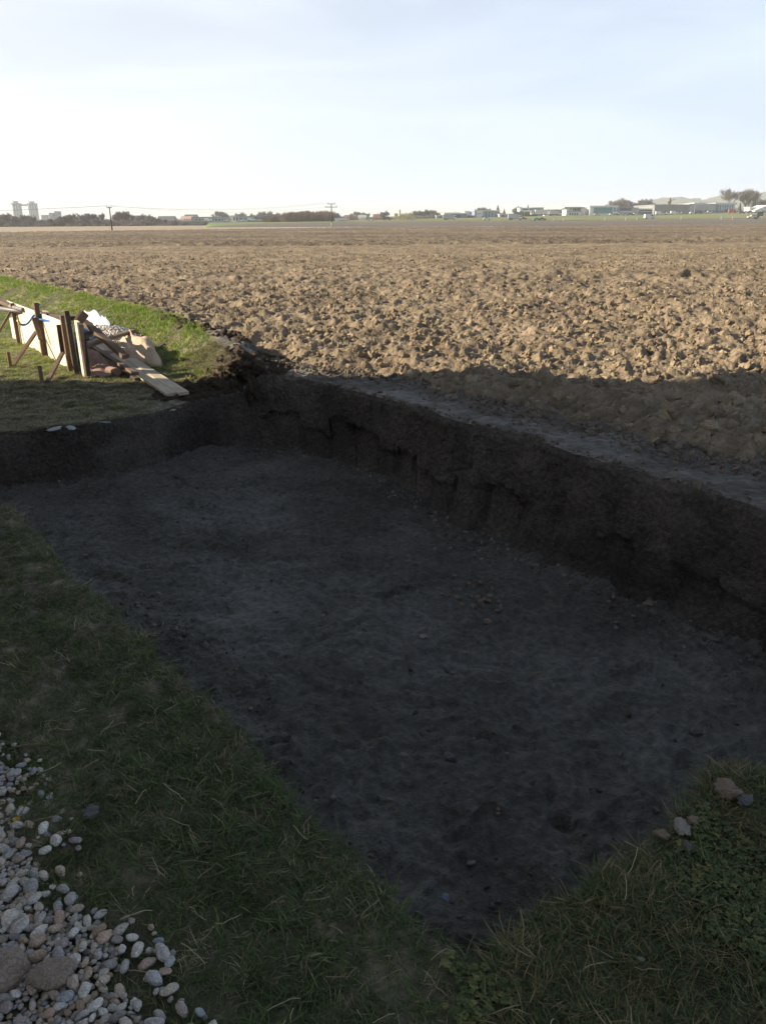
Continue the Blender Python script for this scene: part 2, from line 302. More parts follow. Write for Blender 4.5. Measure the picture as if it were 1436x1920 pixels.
# field border y = g(x)
_fb = [P(*p, .15) for p in [(480, 668), (560, 686), (700, 706), (780, 722), (860, 745), (1000, 780), (1200, 830), (1436, 880)]]
GB = sorted([(-26, 42), (-9.6, 20.6), (-6.1, 15.8), (-3.5, 12.3), (-2.3, 10.4)] + [(p.x, p.y) for p in _fb] + [(3.6, 3.3), (4.6, 2.0), (7, -1)])
GX = np.array([p[0] for p in GB]); GY = np.array([p[1] for p in GB])
def gb(x): return np.interp(x, GX, GY)
def fside(x, y): return (y - gb(x) + (fbm(x * 1.5, y * 1.5, 44, 3) - .5) * .5) * .62
def zG(x, y):
    """ground level outside the pit, without small relief"""
    t = np.arctan2(y - PC[1], x - PC[0]); zt = np.interp(t, _ths, _zts, period=2 * math.pi)
    s = outdist(x, y); f = (y - gb(x)) * .62
    right = sst(-1.45, -1.3, x) * sst(1.6, 3.0, x * .55 + y * .45)
    z = np.where((x > -1.2) | (s < .06), zt, 0.0)
    z = z + (0.15 - z) * sst(-.9, -.1, f)
    bank = .24 * np.exp(-np.clip(-f - .35, 0, 9) ** 2 / .55 ** 2) * sst(-.02, .15, -f) * sst(-1.35, -1.6, x)
    led = sst(.22, .42, s + (fbm(x * 3, y * 3, 3, 3) - .5) * .2)
    z = z + bank * led * .9 + .05 * led * sst(-1.5, -2, x) * sst(7.5, 8.5, y)
    mx_, my_ = -1.58, 8.45
    d = np.hypot((x - mx_) / .36, (y - my_) / .42); z = z + .17 * (1 - sst(.25, 1.0, d + (fbm(x * 5, y * 5, 8, 3) - .5) * .5)) * sst(.1, .3, s)
    return z + (fbm(x * .8, y * .8, 31, 3) - .5) * .04
def zF(x, y): return -.50 - .03 * (x + 2)
# ------------------------------------------------------------------ ground sheets round the pit
def rings(lo, hi, n, g): t = np.linspace(0, 1, n); return lo + (hi - lo) * (np.exp(g * t) - 1) / (math.exp(g) - 1)
def outer(name, mask, smax, n, g, mat, relief):
    sv = rings(0, smax, n, g); idx = np.where(mask)[0]
    if name == 'lawn':
        brk = np.where(np.diff(idx) > 1)[0]
        if len(brk): idx = np.concatenate([idx[brk[0] + 1:-1], idx[:brk[0] + 1]])
    A = RT[idx][None, :] + sv[:, None]; X = PC[0] + DX[idx][None, :] * A; Y = PC[1] + DY[idx][None, :] * A
    Z = zG(X, Y) + relief(X, Y) * sst(0, .05, sv)[:, None]
    if name == 'lawn': Z = Z - .25 * sst(-.05, .3, fside(X, Y))
    else: Z = Z - .25 * sst(.1, .6, fside(X, Y))
    keep = (Y > -1.0) & (np.abs(X) < .75 * np.abs(Y) + 2.5) & ((fside(X, Y) < .9))
    return tag(link(name, gridmesh(name, X, Y, Z, keep), mat), kind='structure')
def rel_lawn(x, y): return (fbm(x * 6, y * 6, 12, 4) - .5) * .035 + lumps(x, y, .22, 61, p=1) * .12
def rel_strip(x, y):
    k = sst(-.55, .05, fside(x, y)); wx = x + (fbm(x * 4, y * 4, 16, 3) - .5) * .2
    return (fbm(x * 7, y * 7, 14, 5, .6) - .5) * .06 + (fbm(x * 2, y * 2, 17, 2) - .5) * .06 + (lumps(wx, y, .14, 63, .25, .65, .7) * .45 + lumps(wx, y, .07, 64, .25, .65, .7) * .4) * (.04 + .96 * k)
outer('lawn', ~sect_strip, 30, 230, 4.2, M_LAWN, rel_lawn)
outer('trodden_strip', sect_strip, 6, 150, 2.2, M_STRIP, rel_strip)
# ------------------------------------------------------------------ pit walls and floor
def wall():
    nr = 64; v = np.linspace(0, 1, nr)[:, None] * np.ones_like(aa)[None, :]; A = np.ones((nr, 1)) * aa[None, :]
    ztop = zG(PC[0] + DX * RT, PC[1] + DY * RT)[None, :]
    right = sst(arc[8], arc[9], A) * (1 - sst(arc[17], arc[18], A)); left = (A > arc[19]) * 1.0
    # scalloped bucket marks, in stacked bites
    nb = .34; ph = A / nb + .25 * np.sin(A * 2.3); cell = np.floor(ph); fr = ph - cell
    lvl = .42 + .28 * hsh(cell, cell * 0 + 3, 5); below = sst(lvl - .05, lvl + .04, v + (fbm(A * 6, v * 3, 6, 3) - .5) * .18)
    depth = (hsh(cell, cell * 0 + 7, 8) - .5) * .09
    sc = .075 * (1 - np.sqrt(np.clip(1 - (2 * fr - 1) ** 2 * .96, 0, 1))) + depth
    tooth = .012 * np.abs(np.sin(A * 3.1416 / .075))
    rough = (fbm(A * 5, v * 4, 21, 6, .66) - .5) * .12; lum = lumps(A + rough, v * .7 + rough, .12, 77, .3, .7) * .16 + lumps(A + rough, v * .7, .05, 78, .3, .7) * .4
    fl = -(sc + tooth) * below + (1 - below) * (.03 + rough + lum) + below * ((fbm(A * 12, v * 7, 22, 5, .65) - .5) * .055 + lumps(A, v * .7, .09, 81, .2, .5) * .25 * (fbm(A * 2, v * 2, 4, 2) > .55))
    toe = .16 * np.clip((v - .82) / .18, 0, 1) ** 2 * (0.4 + fbm(A * 3, v * 0, 23, 3))
    flat = (fbm(A * 3, v * 2.0, 24, 6, .6) - .5) * .07 + .03 * (np.abs(((A / .42 + .3 * vn(A * 2, v * 1.5, 91)) % 1) - .5) * 2) ** 4 + lumps(A, v * .6, .1, 92, .2, .5) * .25 * (fbm(A * 2, v * 2, 93, 2) > .56) + .008 * np.sin(A * 30) * sst(.4, .6, fbm(A * 1.5, v, 30, 2))
    disp = right * (fl * .9 + toe) + (1 - right) * (flat + toe * .5)          # towards the pit centre
    corner = np.exp(-((A - (arc[17] + .1)) / .5) ** 2); disp = disp + corner * (rough * .5 + lum * .4) * (1 - v * .6)
    disp = disp * sst(0, .05, v) * (1 - .0 * v)
    r = RT[None, :] - OI[None, :] * v ** 1.15 - disp
    X = PC[0] + DX[None, :] * r; Y = PC[1] + DY[None, :] * r
    zf = zF(X, Y) - .05; Z = ztop + (zf - ztop) * v
    Z = Z - .012 * np.sin(v * 3.14) * lum
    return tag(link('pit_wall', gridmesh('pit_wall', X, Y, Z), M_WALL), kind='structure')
wall()
gx = np.arange(-4.2, 3.6, .018); gy = np.arange(1.2, 8.6, .018); X, Y = np.meshgrid(gx, gy); s_ = outdist(X, Y)
def floor_rel(X, Y):
    wx = X + .22 * (fbm(X * 2.5, Y * 2.5, 71, 3) - .5); wy = Y + .22 * (fbm(X * 2.5, Y * 2.5, 72, 3) - .5)
    z = (fbm(wx * 1.2, wy * 1.2, 73, 4) - .5) * .09 + (fbm(wx * 5, wy * 7, 74, 6, .66) - .5) * .085
    rg = 1 - np.abs(2 * fbm(wx * 3.1, wy * 4.3, 89, 3) - 1); z += .05 * np.clip(rg - .8, 0, 1)
    pt = sst(.40, .62, fbm(X * 1.1, Y * 1.1, 76, 2)); z += lumps(wx, wy, .15, 75, .2, .6, .9) * .26 * pt + lumps(wx, wy, .06, 85, .2, .6, .8) * .45 * (.3 + .7 * pt)
    z -= lumps(wx, wy, .32, 79, .15, .35, .6) * .22 * (hsh(np.floor(X / 1.1), np.floor(Y / 1.1), 3) > .3)
    near = sst(-.75, -.1, outdist(X, Y)); z += near * lumps(wx, wy, .07, 88, .3, .7) * .45
    return z
Z = zF(X, Y) + floor_rel(X, Y)
rs = random.Random(5)
for k in range(90):      # scuffs, bucket scratches and a few boot prints pressed in the floor
    cx, cy, an, ln_ = rs.uniform(-2.6, 2.4), rs.uniform(2.2, 7.6), rs.gauss(.5, .7), rs.uniform(.06, .32); boot = k % 5 == 0
    m_ = (np.abs(X - cx) < .4) & (np.abs(Y - cy) < .4); dx, dy = X[m_] - cx, Y[m_] - cy; u = dx * math.cos(an) + dy * math.sin(an); w = -dx * math.sin(an) + dy * math.cos(an) + (2.2 * u * u if not boot else 0)
    if boot: q = (u / .145) ** 4 + (w / (.05 - .01 * np.cos(u * 22))) ** 4; Z[m_] += -.020 * (q < 1) + .010 * ((q >= 1) & (q < 3)) + .004 * (q < 1) * np.sin(u * 330)
    else: q = np.clip(1 - np.abs(u) / ln_, 0, 1) ** .5; Z[m_] += q * (-.016 * np.exp(-(w / .014) ** 2) + .011 * np.exp(-((w - .03) / .014) ** 2))
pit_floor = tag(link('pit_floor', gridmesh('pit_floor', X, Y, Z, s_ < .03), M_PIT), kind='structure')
def zfloor(x, y): x = np.array([x]); y = np.array([y]); return float((zF(x, y) + floor_rel(x, y))[0])
# ------------------------------------------------------------------ far terrain profile, per image column: (distance, level) pairs
HORP = lambda px: 420 - px * .00698
CP = np.array([-900, 0, 386, 400, 640, 900, 1060, 1250, 1436, 2400.])
C1D = np.array([1.5 * 1655 / (p - h) for p, h in zip([441, 435, 430, 429.8, 426, 424.5, 424, 422, 420, 414], [HORP(c) for c in CP])])
C2D = np.array([480, 480, 480, 460, 460, 460, 460, 450, 440, 440.])
C2Z = np.array([.1, .1, .1, 1.25, 1.4, 1.2, 1.15, 1.3, 1.45, 2.])
C3Z = np.array([.3, .3, .3, 1.6, 2.5, 3.8, 4.8, 5.0, 6.7, 9.])
def colof(x, y): return CX + 1549 * x / y
def prof(px): return [np.interp(px, CP, t) for t in (C1D, C2D, C2Z, C3Z)]
def gz(x, y):
    px = colof(x, y); d1, d2, z2, z3 = prof(px); return float(np.interp(y, [0, d1, d2, 600, 1500, 14000], [.15, .15, z2, z3, z3 + .8, z3 + 2]))
def gzv(px, y):
    d1, d2, z2, z3 = prof(px)
    z = .15 + (z2 - .15) * np.clip((y - d1) / (d2 - d1), 0, 1); z = z + (z3 - z2) * np.clip((y - d2) / (600 - d2), 0, 1)
    return z + .8 * np.clip((y - 600) / 900, 0, 1) + 1.2 * np.clip((y - 1500) / 12500, 0, 1)
# near ploughed field
def field_h(x, y):
    wx = x + (fbm(x * 2.5, y * 2.5, 101, 4, .6) - .5) * .5; wy = y + (fbm(x * 2.5 + 9, y * 2.5, 102, 4, .6) - .5) * .5
    z = (fbm(x * .35, y * .35, 103, 3) - .5) * .20 + (fbm(wx * 2.6, wy * 2.6, 104, 5, .62) - .5) * .20
    k = .55 + .9 * vn(x * 14, y * 14, 107)
    z += lumps(wx, wy, .26, 105, .2, .62, .8) * .28 * k + lumps(wx + z, wy, .125, 115, .25, .7, .7) * .45 * k + lumps(wx, wy + z, .065, 125, .25, .75, .6) * .5
    z -= .08 * np.abs(vn(wx * 6, wy * 6, 108) - .5)
    z += .035 * np.sin((wy * .93 + wx * .36) * 6.283 / 1.35) * (.4 + fbm(x * .3, y * .3, 109, 2))
    return z
rat = np.linspace(-.74, 1.0, 760); yy = np.exp(np.linspace(math.log(2.6), math.log(62), 860)); R_, Yg = np.meshgrid(rat, yy); Xg = R_ * Yg
sf = fside(Xg, Yg); amp = sst(-.08, .22, sf); far = 1 - .35 * sst(14, 50, Yg)
Zg = .02 + amp * (.06 + field_h(Xg, Yg) * far) - .22 * (1 - sst(-.25, .12, sf)) + .09 * np.exp(-((sf - .7) / .5) ** 2)
lowb = sst(45, 62, Yg); Zg = Zg + .05 * (1 - lowb)
Zg = np.where(Yg > 12, Zg * 1.0, Zg)
ridge = .10 * np.exp(-((Yg - (22.5 + .12 * Xg + 1.2 * (fbm(Xg * .2, Yg * 0, 131, 2) - .5))) / .9) ** 2); Zg += ridge * amp; Zg -= .5 * sst(58.5, 61, Yg)
keep = (sf > -.35) & (Xg < 12 + Yg * .66) & (Xg > -(Yg * .66 + 2))
pf = tag(link('ploughed_field', gridmesh('ploughed_field', Xg, Yg, Zg, keep), M_FIELD), kind='structure')
# strips between two distances per column
def strip(name, mat, lo, hi, rows, pxs, dz=0.0, relief=None):
    px = np.asarray(pxs, float); t = np.linspace(0, 1, rows)[:, None]; a = lo(px)[None, :]; b = hi(px)[None, :]
    Yv = a * (b / a) ** t; PX = np.broadcast_to(px[None, :], Yv.shape); Xv = (PX - CX) / 1549 * Yv; Zv = gzv(PX, Yv) + dz
    if relief is not None: Zv = Zv + relief(Xv, Yv)
    return tag(link(name, gridmesh(name, Xv, Yv, Zv), mat), kind='structure')
f1 = lambda px: prof(px)[0]; f2 = lambda px: prof(px)[1]
def frac(fn): return lambda px: f1(px) + (f2(px) - f1(px)) * fn(px)
cols = np.concatenate([np.arange(-900, 380, 12), [384, 386, 388, 390, 392], np.arange(400, 2400, 12)])
def rel_far(x, y):
    k = sst(62, 80, y); return (lumps(x, y, 1.1, 141, .3, .8, .6) * .2 + lumps(x, y, .5, 142, .3, .8, .6) * .25) * (1 - .5 * k) - .05 - .5 * (1 - sst(55, 57.5, y))
strip('ploughed_field_far', M_FARF, lambda px: px * 0 + 55, f1, 230, np.arange(-640, 2080, 4), 0.0, rel_far)
tanend = lambda px: np.interp(px, [-900, 386, 390, 640, 700], [1, 1, .2, .04, 0])
darkend = lambda px: np.interp(px, [-900, 386, 390, 515, 640, 900, 2400], [1, 1, .24, .86, .93, .95, .97])
M_STUB = mat_soil('stubble', [(0.30, 0.24, 0.17), (0.38, 0.30, 0.215), (0.46, 0.38, 0.28)], (0.03, 0.4, 2), bump=(.4, .2))
M_DARKF = mat_soil('dark tilled soil', [(0.12, 0.10, 0.085), (0.155, 0.128, 0.105), (0.19, 0.16, 0.13)], (0.03, 0.4, 2), bump=(.4, .2))
M_GREENF = mat_soil('winter crop', [(0.13, 0.19, 0.05), (0.17, 0.24, 0.07), (0.21, 0.27, 0.09)], (0.03, 0.3, 2), bump=(.4, .2))
M_MEADOW = mat_soil('winter meadow', [(0.13, 0.155, 0.06), (0.19, 0.20, 0.085), (0.25, 0.235, 0.12)], (0.02, 0.2, 2), bump=(.4, .2))
M_ASPH = mat_plain('asphalt', (0.10, 0.10, 0.10), 0.85, .1, .3)
cL = cols[cols <= 700]; cR = cols[cols >= 386]
strip('stubble_field', M_STUB, f1, frac(tanend), 8, cL)
strip('fallow_field', M_DARKF, frac(tanend), frac(darkend), 10, cR)
strip('crop_field', M_GREENF, frac(darkend), f2, 6, cR)
strip('meadow', M_MEADOW, f2, lambda px: px * 0 + 600, 14, cols)
strip('road', M_ASPH, lambda px: f2(px) + 6, lambda px: f2(px) + 13, 3, np.arange(400, 2400, 12), .12)
strip('plain', M_MEADOW, lambda px: px * 0 + 600, lambda px: px * 0 + 12100, 30, cols)
# ------------------------------------------------------------------ hills
def hills(name, pts, dist, mat):
    n = 160; xs = np.linspace(pts[0][0], pts[-1][0], n); top = np.interp(xs, [p[0] for p in pts], [p[1] for p in pts])
    h = np.array([max(0, D(a, b, dist).z) for a, b in zip(xs, top)]) + (fbm(xs * .05, xs * 0, 7, 4) - .5) * 18
    rows = []
    for k in range(15):
        q = k / 14 * 2 - 1; yk = dist + q * dist * .12; rows.append(np.stack([(xs - CX) / 1549 * dist + 0 * xs, yk + 0 * xs, np.maximum(2, h * math.cos(q * 1.5) ** 1.3 + (fbm(xs * .1, xs * 0 + k, 9, 3) - .5) * 14)], -1))
    R = np.array(rows); return tag(link(name, gridmesh(name, R[..., 0], R[..., 1], R[..., 2]), mat), kind='structure')
M_HILL = mat_plain('wooded hill', (0.07, 0.085, 0.07), .9, .2, .002)
hills('hills', [(780, 411), (900, 405), (1010, 401), (1100, 398), (1180, 393), (1215, 380), (1240, 373), (1262, 370), (1285, 373), (1310, 377), (1340, 370), (1370, 363), (1400, 361), (1440, 362), (1500, 366), (1620, 380), (1800, 395)], 2900, M_HILL)
#@@THINGS@@
# ------------------------------------------------------------------ house on the left, whose shade lies over the pit
M_PLASTER = mat_plain('house plaster', (0.62, 0.58, 0.50), .9, .05, 2, bump=.3, bscale=60)
M_ROOF = mat_plain('house roof tile', (0.20, 0.10, 0.07), .8, .2, 3)
M_GLASS = mat_plain('window glass', (0.05, 0.07, 0.09), .08, .05, 2, spec=.6)
M_FRAME = mat_plain('window frame', (0.75, 0.75, 0.73), .4, .03, 2)
WD = Vector((-.62, .785, 0)).normalized(); WN = Vector((-WD.y, WD.x, 0))   # WN points away from the pit
def house():
    r = empty('house', (-.66, .03, 0), math.atan2(WD.y, WD.x))
    tag(r, 'plastered family house on the left whose wall shades the excavation', 'house')
    Lh, Wd, H1 = 11.2, 8.0, 5.4
    MB().box((Lh / 2, Wd / 2, H1 / 2 - .2), (Lh, Wd, H1 + .4)).build('wall', M_PLASTER, r)
    MB().prism([(-.6, -.6, H1), (Lh + .65, -.6, H1), (Lh + .65, Wd + .6, H1), (-.6, Wd + .6, H1)],
               [(-.6, Wd / 2 - .1, H1 + 2.6), (Lh + .65, Wd / 2 - .1, H1 + 2.6), (Lh + .65, Wd / 2 + .1, H1 + 2.6), (-.6, Wd / 2 + .1, H1 + 2.6)]).build('roof', M_ROOF, r)
    for x in (2.2, 5.4, 8.6):
        for z in (1.45, 3.95):
            f = MB()
            for a, b in (((x - .6, -.02, z + .65), (1.2, .08, .08)),):
                pass
            f.box((x, -.02, z + .66), (1.3, .08, .08)).box((x, -.02, z - .66), (1.3, .08, .08)).box((x - .61, -.02, z), (.08, .08, 1.24)).box((x + .61, -.02, z), (.08, .08, 1.24)).box((x, -.02, z), (.06, .08, 1.24))
            w = f.build('window', M_FRAME, r); MB().box((x, -.012, z), (1.14, .03, 1.24)).build('pane', M_GLASS, w)
house()
# ------------------------------------------------------------------ scatter helper (uncountable stuff only)
def protos(name, meshes, mat):
    col = bpy.data.collections.new(name)
    for k, me in enumerate(meshes):
        me.materials.clear(); me.materials.append(mat); o = bpy.data.objects.new('%s_%02d' % (name, k), me); col.objects.link(o)
    return col
def scatter(name, col, P_, rot, scl, label, cat, nvar, mat=None, parent=None):
    n = len(P_); me = bpy.data.meshes.new(name); me.vertices.add(n); me.vertices.foreach_set('co', np.asarray(P_, dtype=np.float32).ravel())
    a = me.attributes.new('rot', 'FLOAT_VECTOR', 'POINT'); a.data.foreach_set('vector', np.asarray(rot, dtype=np.float32).ravel())
    a = me.attributes.new('scl', 'FLOAT_VECTOR', 'POINT'); a.data.foreach_set('vector', np.asarray(scl, dtype=np.float32).ravel())
    a = me.attributes.new('idx', 'INT', 'POINT'); a.data.foreach_set('value', rng.integers(0, nvar, n).astype(np.int32))
    o = link(name, me, mat)
    ng = bpy.data.node_groups.new(name + '_scatter', 'GeometryNodeTree')
    ng.interface.new_socket('Geometry', in_out='INPUT', socket_type='NodeSocketGeometry'); ng.interface.new_socket('Geometry', in_out='OUTPUT', socket_type='NodeSocketGeometry')
    gi = ng.nodes.new('NodeGroupInput'); go = ng.nodes.new('NodeGroupOutput'); ip = ng.nodes.new('GeometryNodeInstanceOnPoints'); ci = ng.nodes.new('GeometryNodeCollectionInfo')
    ci.inputs['Collection'].default_value = col; ci.inputs['Separate Children'].default_value = True; ci.inputs['Reset Children'].default_value = True
    ip.inputs['Pick Instance'].default_value = True
    def na(nm, ty):
        q = ng.nodes.new('GeometryNodeInputNamedAttribute'); q.data_type = ty; q.inputs['Name'].default_value = nm; return q.outputs['Attribute']
    L = ng.links.new
    L(gi.outputs[0], ip.inputs['Points']); L(ci.outputs[0], ip.inputs['Instance']); L(na('idx', 'INT'), ip.inputs['Instance Index'])
    L(na('rot', 'FLOAT_VECTOR'), ip.inputs['Rotation']); L(na('scl', 'FLOAT_VECTOR'), ip.inputs['Scale']); L(ip.outputs[0], go.inputs[0])
    md = o.modifiers.new('scatter', 'NODES'); md.node_group = ng
    tag(o, label, cat, kind='stuff'); return o
def blob(seed, sub=3, amp=.35, flat=.75, freq=1.3, sharp=True):
    bm = bmesh.new(); bmesh.ops.create_icosphere(bm, subdivisions=sub, radius=1)
    off = Vector((seed * 7.1, seed * 3.3, seed * 1.7))
    for v in bm.verts:
        d = v.co.normalized(); n = mnoise.fractal(d * freq + off, .8, 2.0, 4)
        k = 1 + amp * n + (amp * .6 * abs(mnoise.noise(d * 2.7 + off)) if sharp else 0)
        v.co = d * k; v.co.z *= flat
    for f in bm.faces: f.smooth = True
    me = bpy.data.meshes.new('blob'); bm.to_mesh(me); bm.free(); return me
def tuft(seed, nb, hmin, hmax, w, spread, lean, curl=.5):
    r = random.Random(seed); V = []; Q = []
    for b in range(nb):
        a = r.uniform(0, 6.283); rr = spread * math.sqrt(r.random()); x0, y0 = rr * math.cos(a), rr * math.sin(a)
        h = r.uniform(hmin, hmax); da = r.uniform(0, 6.283); ln = lean * r.uniform(.3, 1.2); ww = w * r.uniform(.7, 1.3)
        px, py = -math.sin(da) * ww / 2, math.cos(da) * ww / 2; tw = r.uniform(-.6, .6); base = len(V)
        for k, t in enumerate((0, .35, .7, 1.0)):
            dx = ln * h * t + curl * ln * h * t * t; z = h * t * (1 - .35 * ln * t); x = x0 + math.cos(da + tw * t) * dx; y = y0 + math.sin(da + tw * t) * dx
            f = (1 - .25 * t) if t < 1 else .05
            V += [(x - px * f, y - py * f, z - .004), (x + px * f, y + py * f, z - .004)]
        for k in range(3): i = base + 2 * k; Q.append((i, i + 1, i + 3, i + 2))
    return npmesh('tuft', V, Q, True)
def gpos(X, Y, relief=None): return zG(X, Y) + (relief(X, Y) if relief is not None else 0)
def projx(x, y, z=0.0):
    dz = z - HC; cp, sp = math.cos(PITCH), math.sin(PITCH); f_ = y * cp - dz * sp; u_ = y * sp + dz * cp
    return CX + F * x / f_, CY - F * u_ / f_
def inview(x, y, m=0.25):
    f_ = np.maximum(.2, y * math.cos(PITCH) + HC * math.sin(PITCH)); return (y > .7) & (np.abs(x) < (718 / 1450) * f_ + m)
# ---- lawn grass in front
def sample(n, x0, x1, y0, y1, fn):
    x = rng.uniform(x0, x1, n); y = rng.uniform(y0, y1, n); k = fn(x, y); return x[k], y[k]
GRAV = np.array([tuple(P(*p)[:2]) for p in [(-420, 1300), (-60, 1380), (20, 1430), (55, 1500), (70, 1600), (110, 1690), (190, 1745), (245, 1770), (225, 1850), (300, 1890), (345, 1990), (360, 2100)]])
_go = np.argsort(GRAV[:, 1]); _gy = GRAV[_go, 1]; _gx = GRAV[_go, 0]
def gravel(x, y):      # positive inside the gravel strip (left of its border)
    return (np.interp(y, _gy, _gx) - .035 - x) * .8 + (fbm(x * 9, y * 9, 201, 3) - .5) * .10
_t8, _t18 = math.atan2(2.5 - 4.8, 3.1), math.atan2(7.86 - 4.8, -1.36)
def insec(x, y): t = np.arctan2(y - PC[1], x - PC[0]); return (t > _t8) & (t < _t18)
def lawnok(x, y, pad=0.0): return (outdist(x, y) > pad) & (fside(x, y) < .02) & ~insec(x, y)
bare = lambda x, y: fbm(x * 1.7, y * 1.7, 211, 3)
def near_ok(x, y):
    p = rng.random(len(x)); return inview(x, y) & (y < 6.4) & lawnok(x, y, -.015) & (gravel(x, y) < .01 + .07 * (p < .25)) & (p < np.clip(1.35 - .16 * y, .35, 1)) & ((bare(x, y) < .66) | (p < .35)) & ~((x > .25 + .3 * (y - 1.2)) & (rng.random(len(x)) < .5)) & ~(outdist(x,y)>12)
x, y = sample(80000, -3.8, 1.9, .8, 6.4, near_ok); n = len(x)
z = gpos(x, y, rel_lawn) - .004
sc = rng.uniform(.65, 1.25, n) * (.75 + .7 * fbm(x * 4, y * 4, 213, 3))
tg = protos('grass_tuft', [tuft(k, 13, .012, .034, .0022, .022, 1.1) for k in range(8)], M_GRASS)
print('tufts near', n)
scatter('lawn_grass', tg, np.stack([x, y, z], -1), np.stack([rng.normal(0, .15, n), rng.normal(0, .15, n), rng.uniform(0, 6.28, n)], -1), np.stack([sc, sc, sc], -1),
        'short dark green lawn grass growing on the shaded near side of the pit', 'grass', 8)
# ---- yellowed, longer grass at the bottom right
def dry_ok(x, y): return inview(x, y) & (y < 2.4) & lawnok(x, y, -.01) & (x > .2 + .35 * (y - 1.2)) & (rng.random(len(x)) < .95 - .6 * (bare(x, y) > .6))
x, y = sample(15000, .1, 1.9, .8, 2.4, dry_ok); n = len(x); z = gpos(x, y, rel_lawn) - .004; sc = rng.uniform(.7, 1.4, n)
td = protos('dry_tuft', [tuft(40 + k, 9, .015, .042, .0022, .02, 1.3) for k in range(6)], M_GRASSD)
scatter('yellowed_grass', td, np.stack([x, y, z], -1), np.stack([rng.normal(0, .2, n), rng.normal(0, .2, n), rng.uniform(0, 6.28, n)], -1), np.stack([sc, sc, sc], -1),
        'long yellowed grass on the corner of lawn right of the pit apex', 'grass', 6)
# ---- grass beyond the pit on the left: shaded worn turf, sunlit bank
def far_ok(x, y):
    p = rng.random(len(x)); worn = fbm(x * 1.1, y * 2.2, 221, 4); sh = y < 8.42 - .12 * (x + 4.18)
    return inview(x, y, .6) & (y > 5.9) & lawnok(x, y, .05) & (outdist(x, y) > .05 + .3 * (x > -2)) & ((~sh) | (worn < .42) | (p < .14)) & (p < np.clip(1.3 - .045 * y, .3, 1)) & ((fside(x, y) < -.05) | (p < .3)) & ~((outdist(x, y) < .62) & (x > -2.25)) & ~((np.hypot(x + 1.55, y - 8.3) < .26) & (p < .9))
x, y = sample(150000, -14, -1.2, 5.9, 26, far_ok); n = len(x); z = gpos(x, y, rel_lawn) - .005
f = fside(x, y); bank = np.exp(-(np.clip(-f - .3, 0, 9) / .7) ** 2) * (fbm(x * 1.6, y * 1.6, 223, 3) > .42)
sc = rng.uniform(.55, .95, n) * (1 + .8 * bank) * np.where(y < 8.0 - .12 * x * 0, .8, 1)
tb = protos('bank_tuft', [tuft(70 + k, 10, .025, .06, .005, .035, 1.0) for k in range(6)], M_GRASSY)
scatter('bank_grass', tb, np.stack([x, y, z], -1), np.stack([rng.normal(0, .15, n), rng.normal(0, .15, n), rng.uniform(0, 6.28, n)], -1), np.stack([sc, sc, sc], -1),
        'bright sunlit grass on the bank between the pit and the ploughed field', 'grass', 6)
print('bank', n)
def worn_ok(x, y): return inview(x, y, .5) & lawnok(x, y, .02) & (y > 5.9) & (y < 9.2) & (x < -1.6) & (fbm(x * 1.1, y * 2.2, 221, 4) > .34) & ~((outdist(x, y) < .5) & (x > -2.2))
x, y = sample(95000, -6, -1.5, 5.9, 9.2, worn_ok); n = len(x); z = gpos(x, y, rel_lawn) - .003; sc = rng.uniform(.5, 1.0, n)
scatter('worn_turf', protos('worn_tuft', [tuft(240 + k, 9, .01, .035, .004, .03, 1.6) for k in range(6)], mat_instance('worn turf', [(0, (0.13, 0.135, 0.055)), (.4, (0.28, 0.25, 0.14)), (1, (0.55, 0.47, 0.33))], rough=.7, trans=.2)), np.stack([x, y, z], -1), np.stack([rng.normal(0, .15, n), rng.normal(0, .15, n), rng.uniform(0, 6.28, n)], -1), np.stack([sc, sc, sc], -1),
        'worn straw coloured turf between the far pit wall and the formwork', 'grass', 6)
# ---- clover and straw
def leaf3(seed):
    r = random.Random(seed); mb = MB()
    for q in range(7):
        cx, cy = r.uniform(-.03, .03), r.uniform(-.03, .03); zz = r.uniform(.008, .022)
        for k in range(3):
            a = k * 2.094 + r.random(); c = Vector((cx + .006 * math.cos(a), cy + .006 * math.sin(a), zz + r.uniform(-.002, .002)))
            mb.poly([c + Vector((.0065 * math.cos(t), .0065 * math.sin(t), .002 * math.cos(t * 2 + a))) for t in [i * 1.0472 for i in range(6)]])
    return mb.mesh('clover')
def clov_ok(x, y): return inview(x, y) & lawnok(x, y, .02) & (x > .15) & (fbm(x * 3.2, y * 3.2, 231, 2) > .60)
x, y = sample(3600, .1, 1.7, .85, 1.9, clov_ok); n = len(x); z = gpos(x, y, rel_lawn) + .006; sc = rng.uniform(.5, .9, n)
scatter('clover_patch', protos('clover', [leaf3(k) for k in range(4)], M_CLOVER), np.stack([x, y, z], -1), np.stack([x * 0, x * 0, rng.uniform(0, 6.28, n)], -1), np.stack([sc, sc, sc], -1),
        'low clover leaves among the yellowed grass at the bottom right', 'clover', 4)
def straw_ok(x, y): return inview(x, y) & lawnok(x, y, .01)
x, y = sample(2600, -3.5, 1.7, .85, 6, lambda x, y: straw_ok(x, y) & (y < 6)); n = len(x); z = gpos(x, y, rel_lawn) + .018
st = []
for k in range(4):
    r = random.Random(k); a = MB(); p = Vector((0, 0, 0)); pts = [p.copy()]; d = 0
    for j in range(4): d += r.uniform(-.5, .5); p = p + Vector((math.cos(d) * .014, math.sin(d) * .014, r.uniform(-.003, .004))); pts.append(p.copy())
    st.append(a.tube(pts, .0008, 3).mesh('straw'))
sc = rng.uniform(.6, 1.5, n)
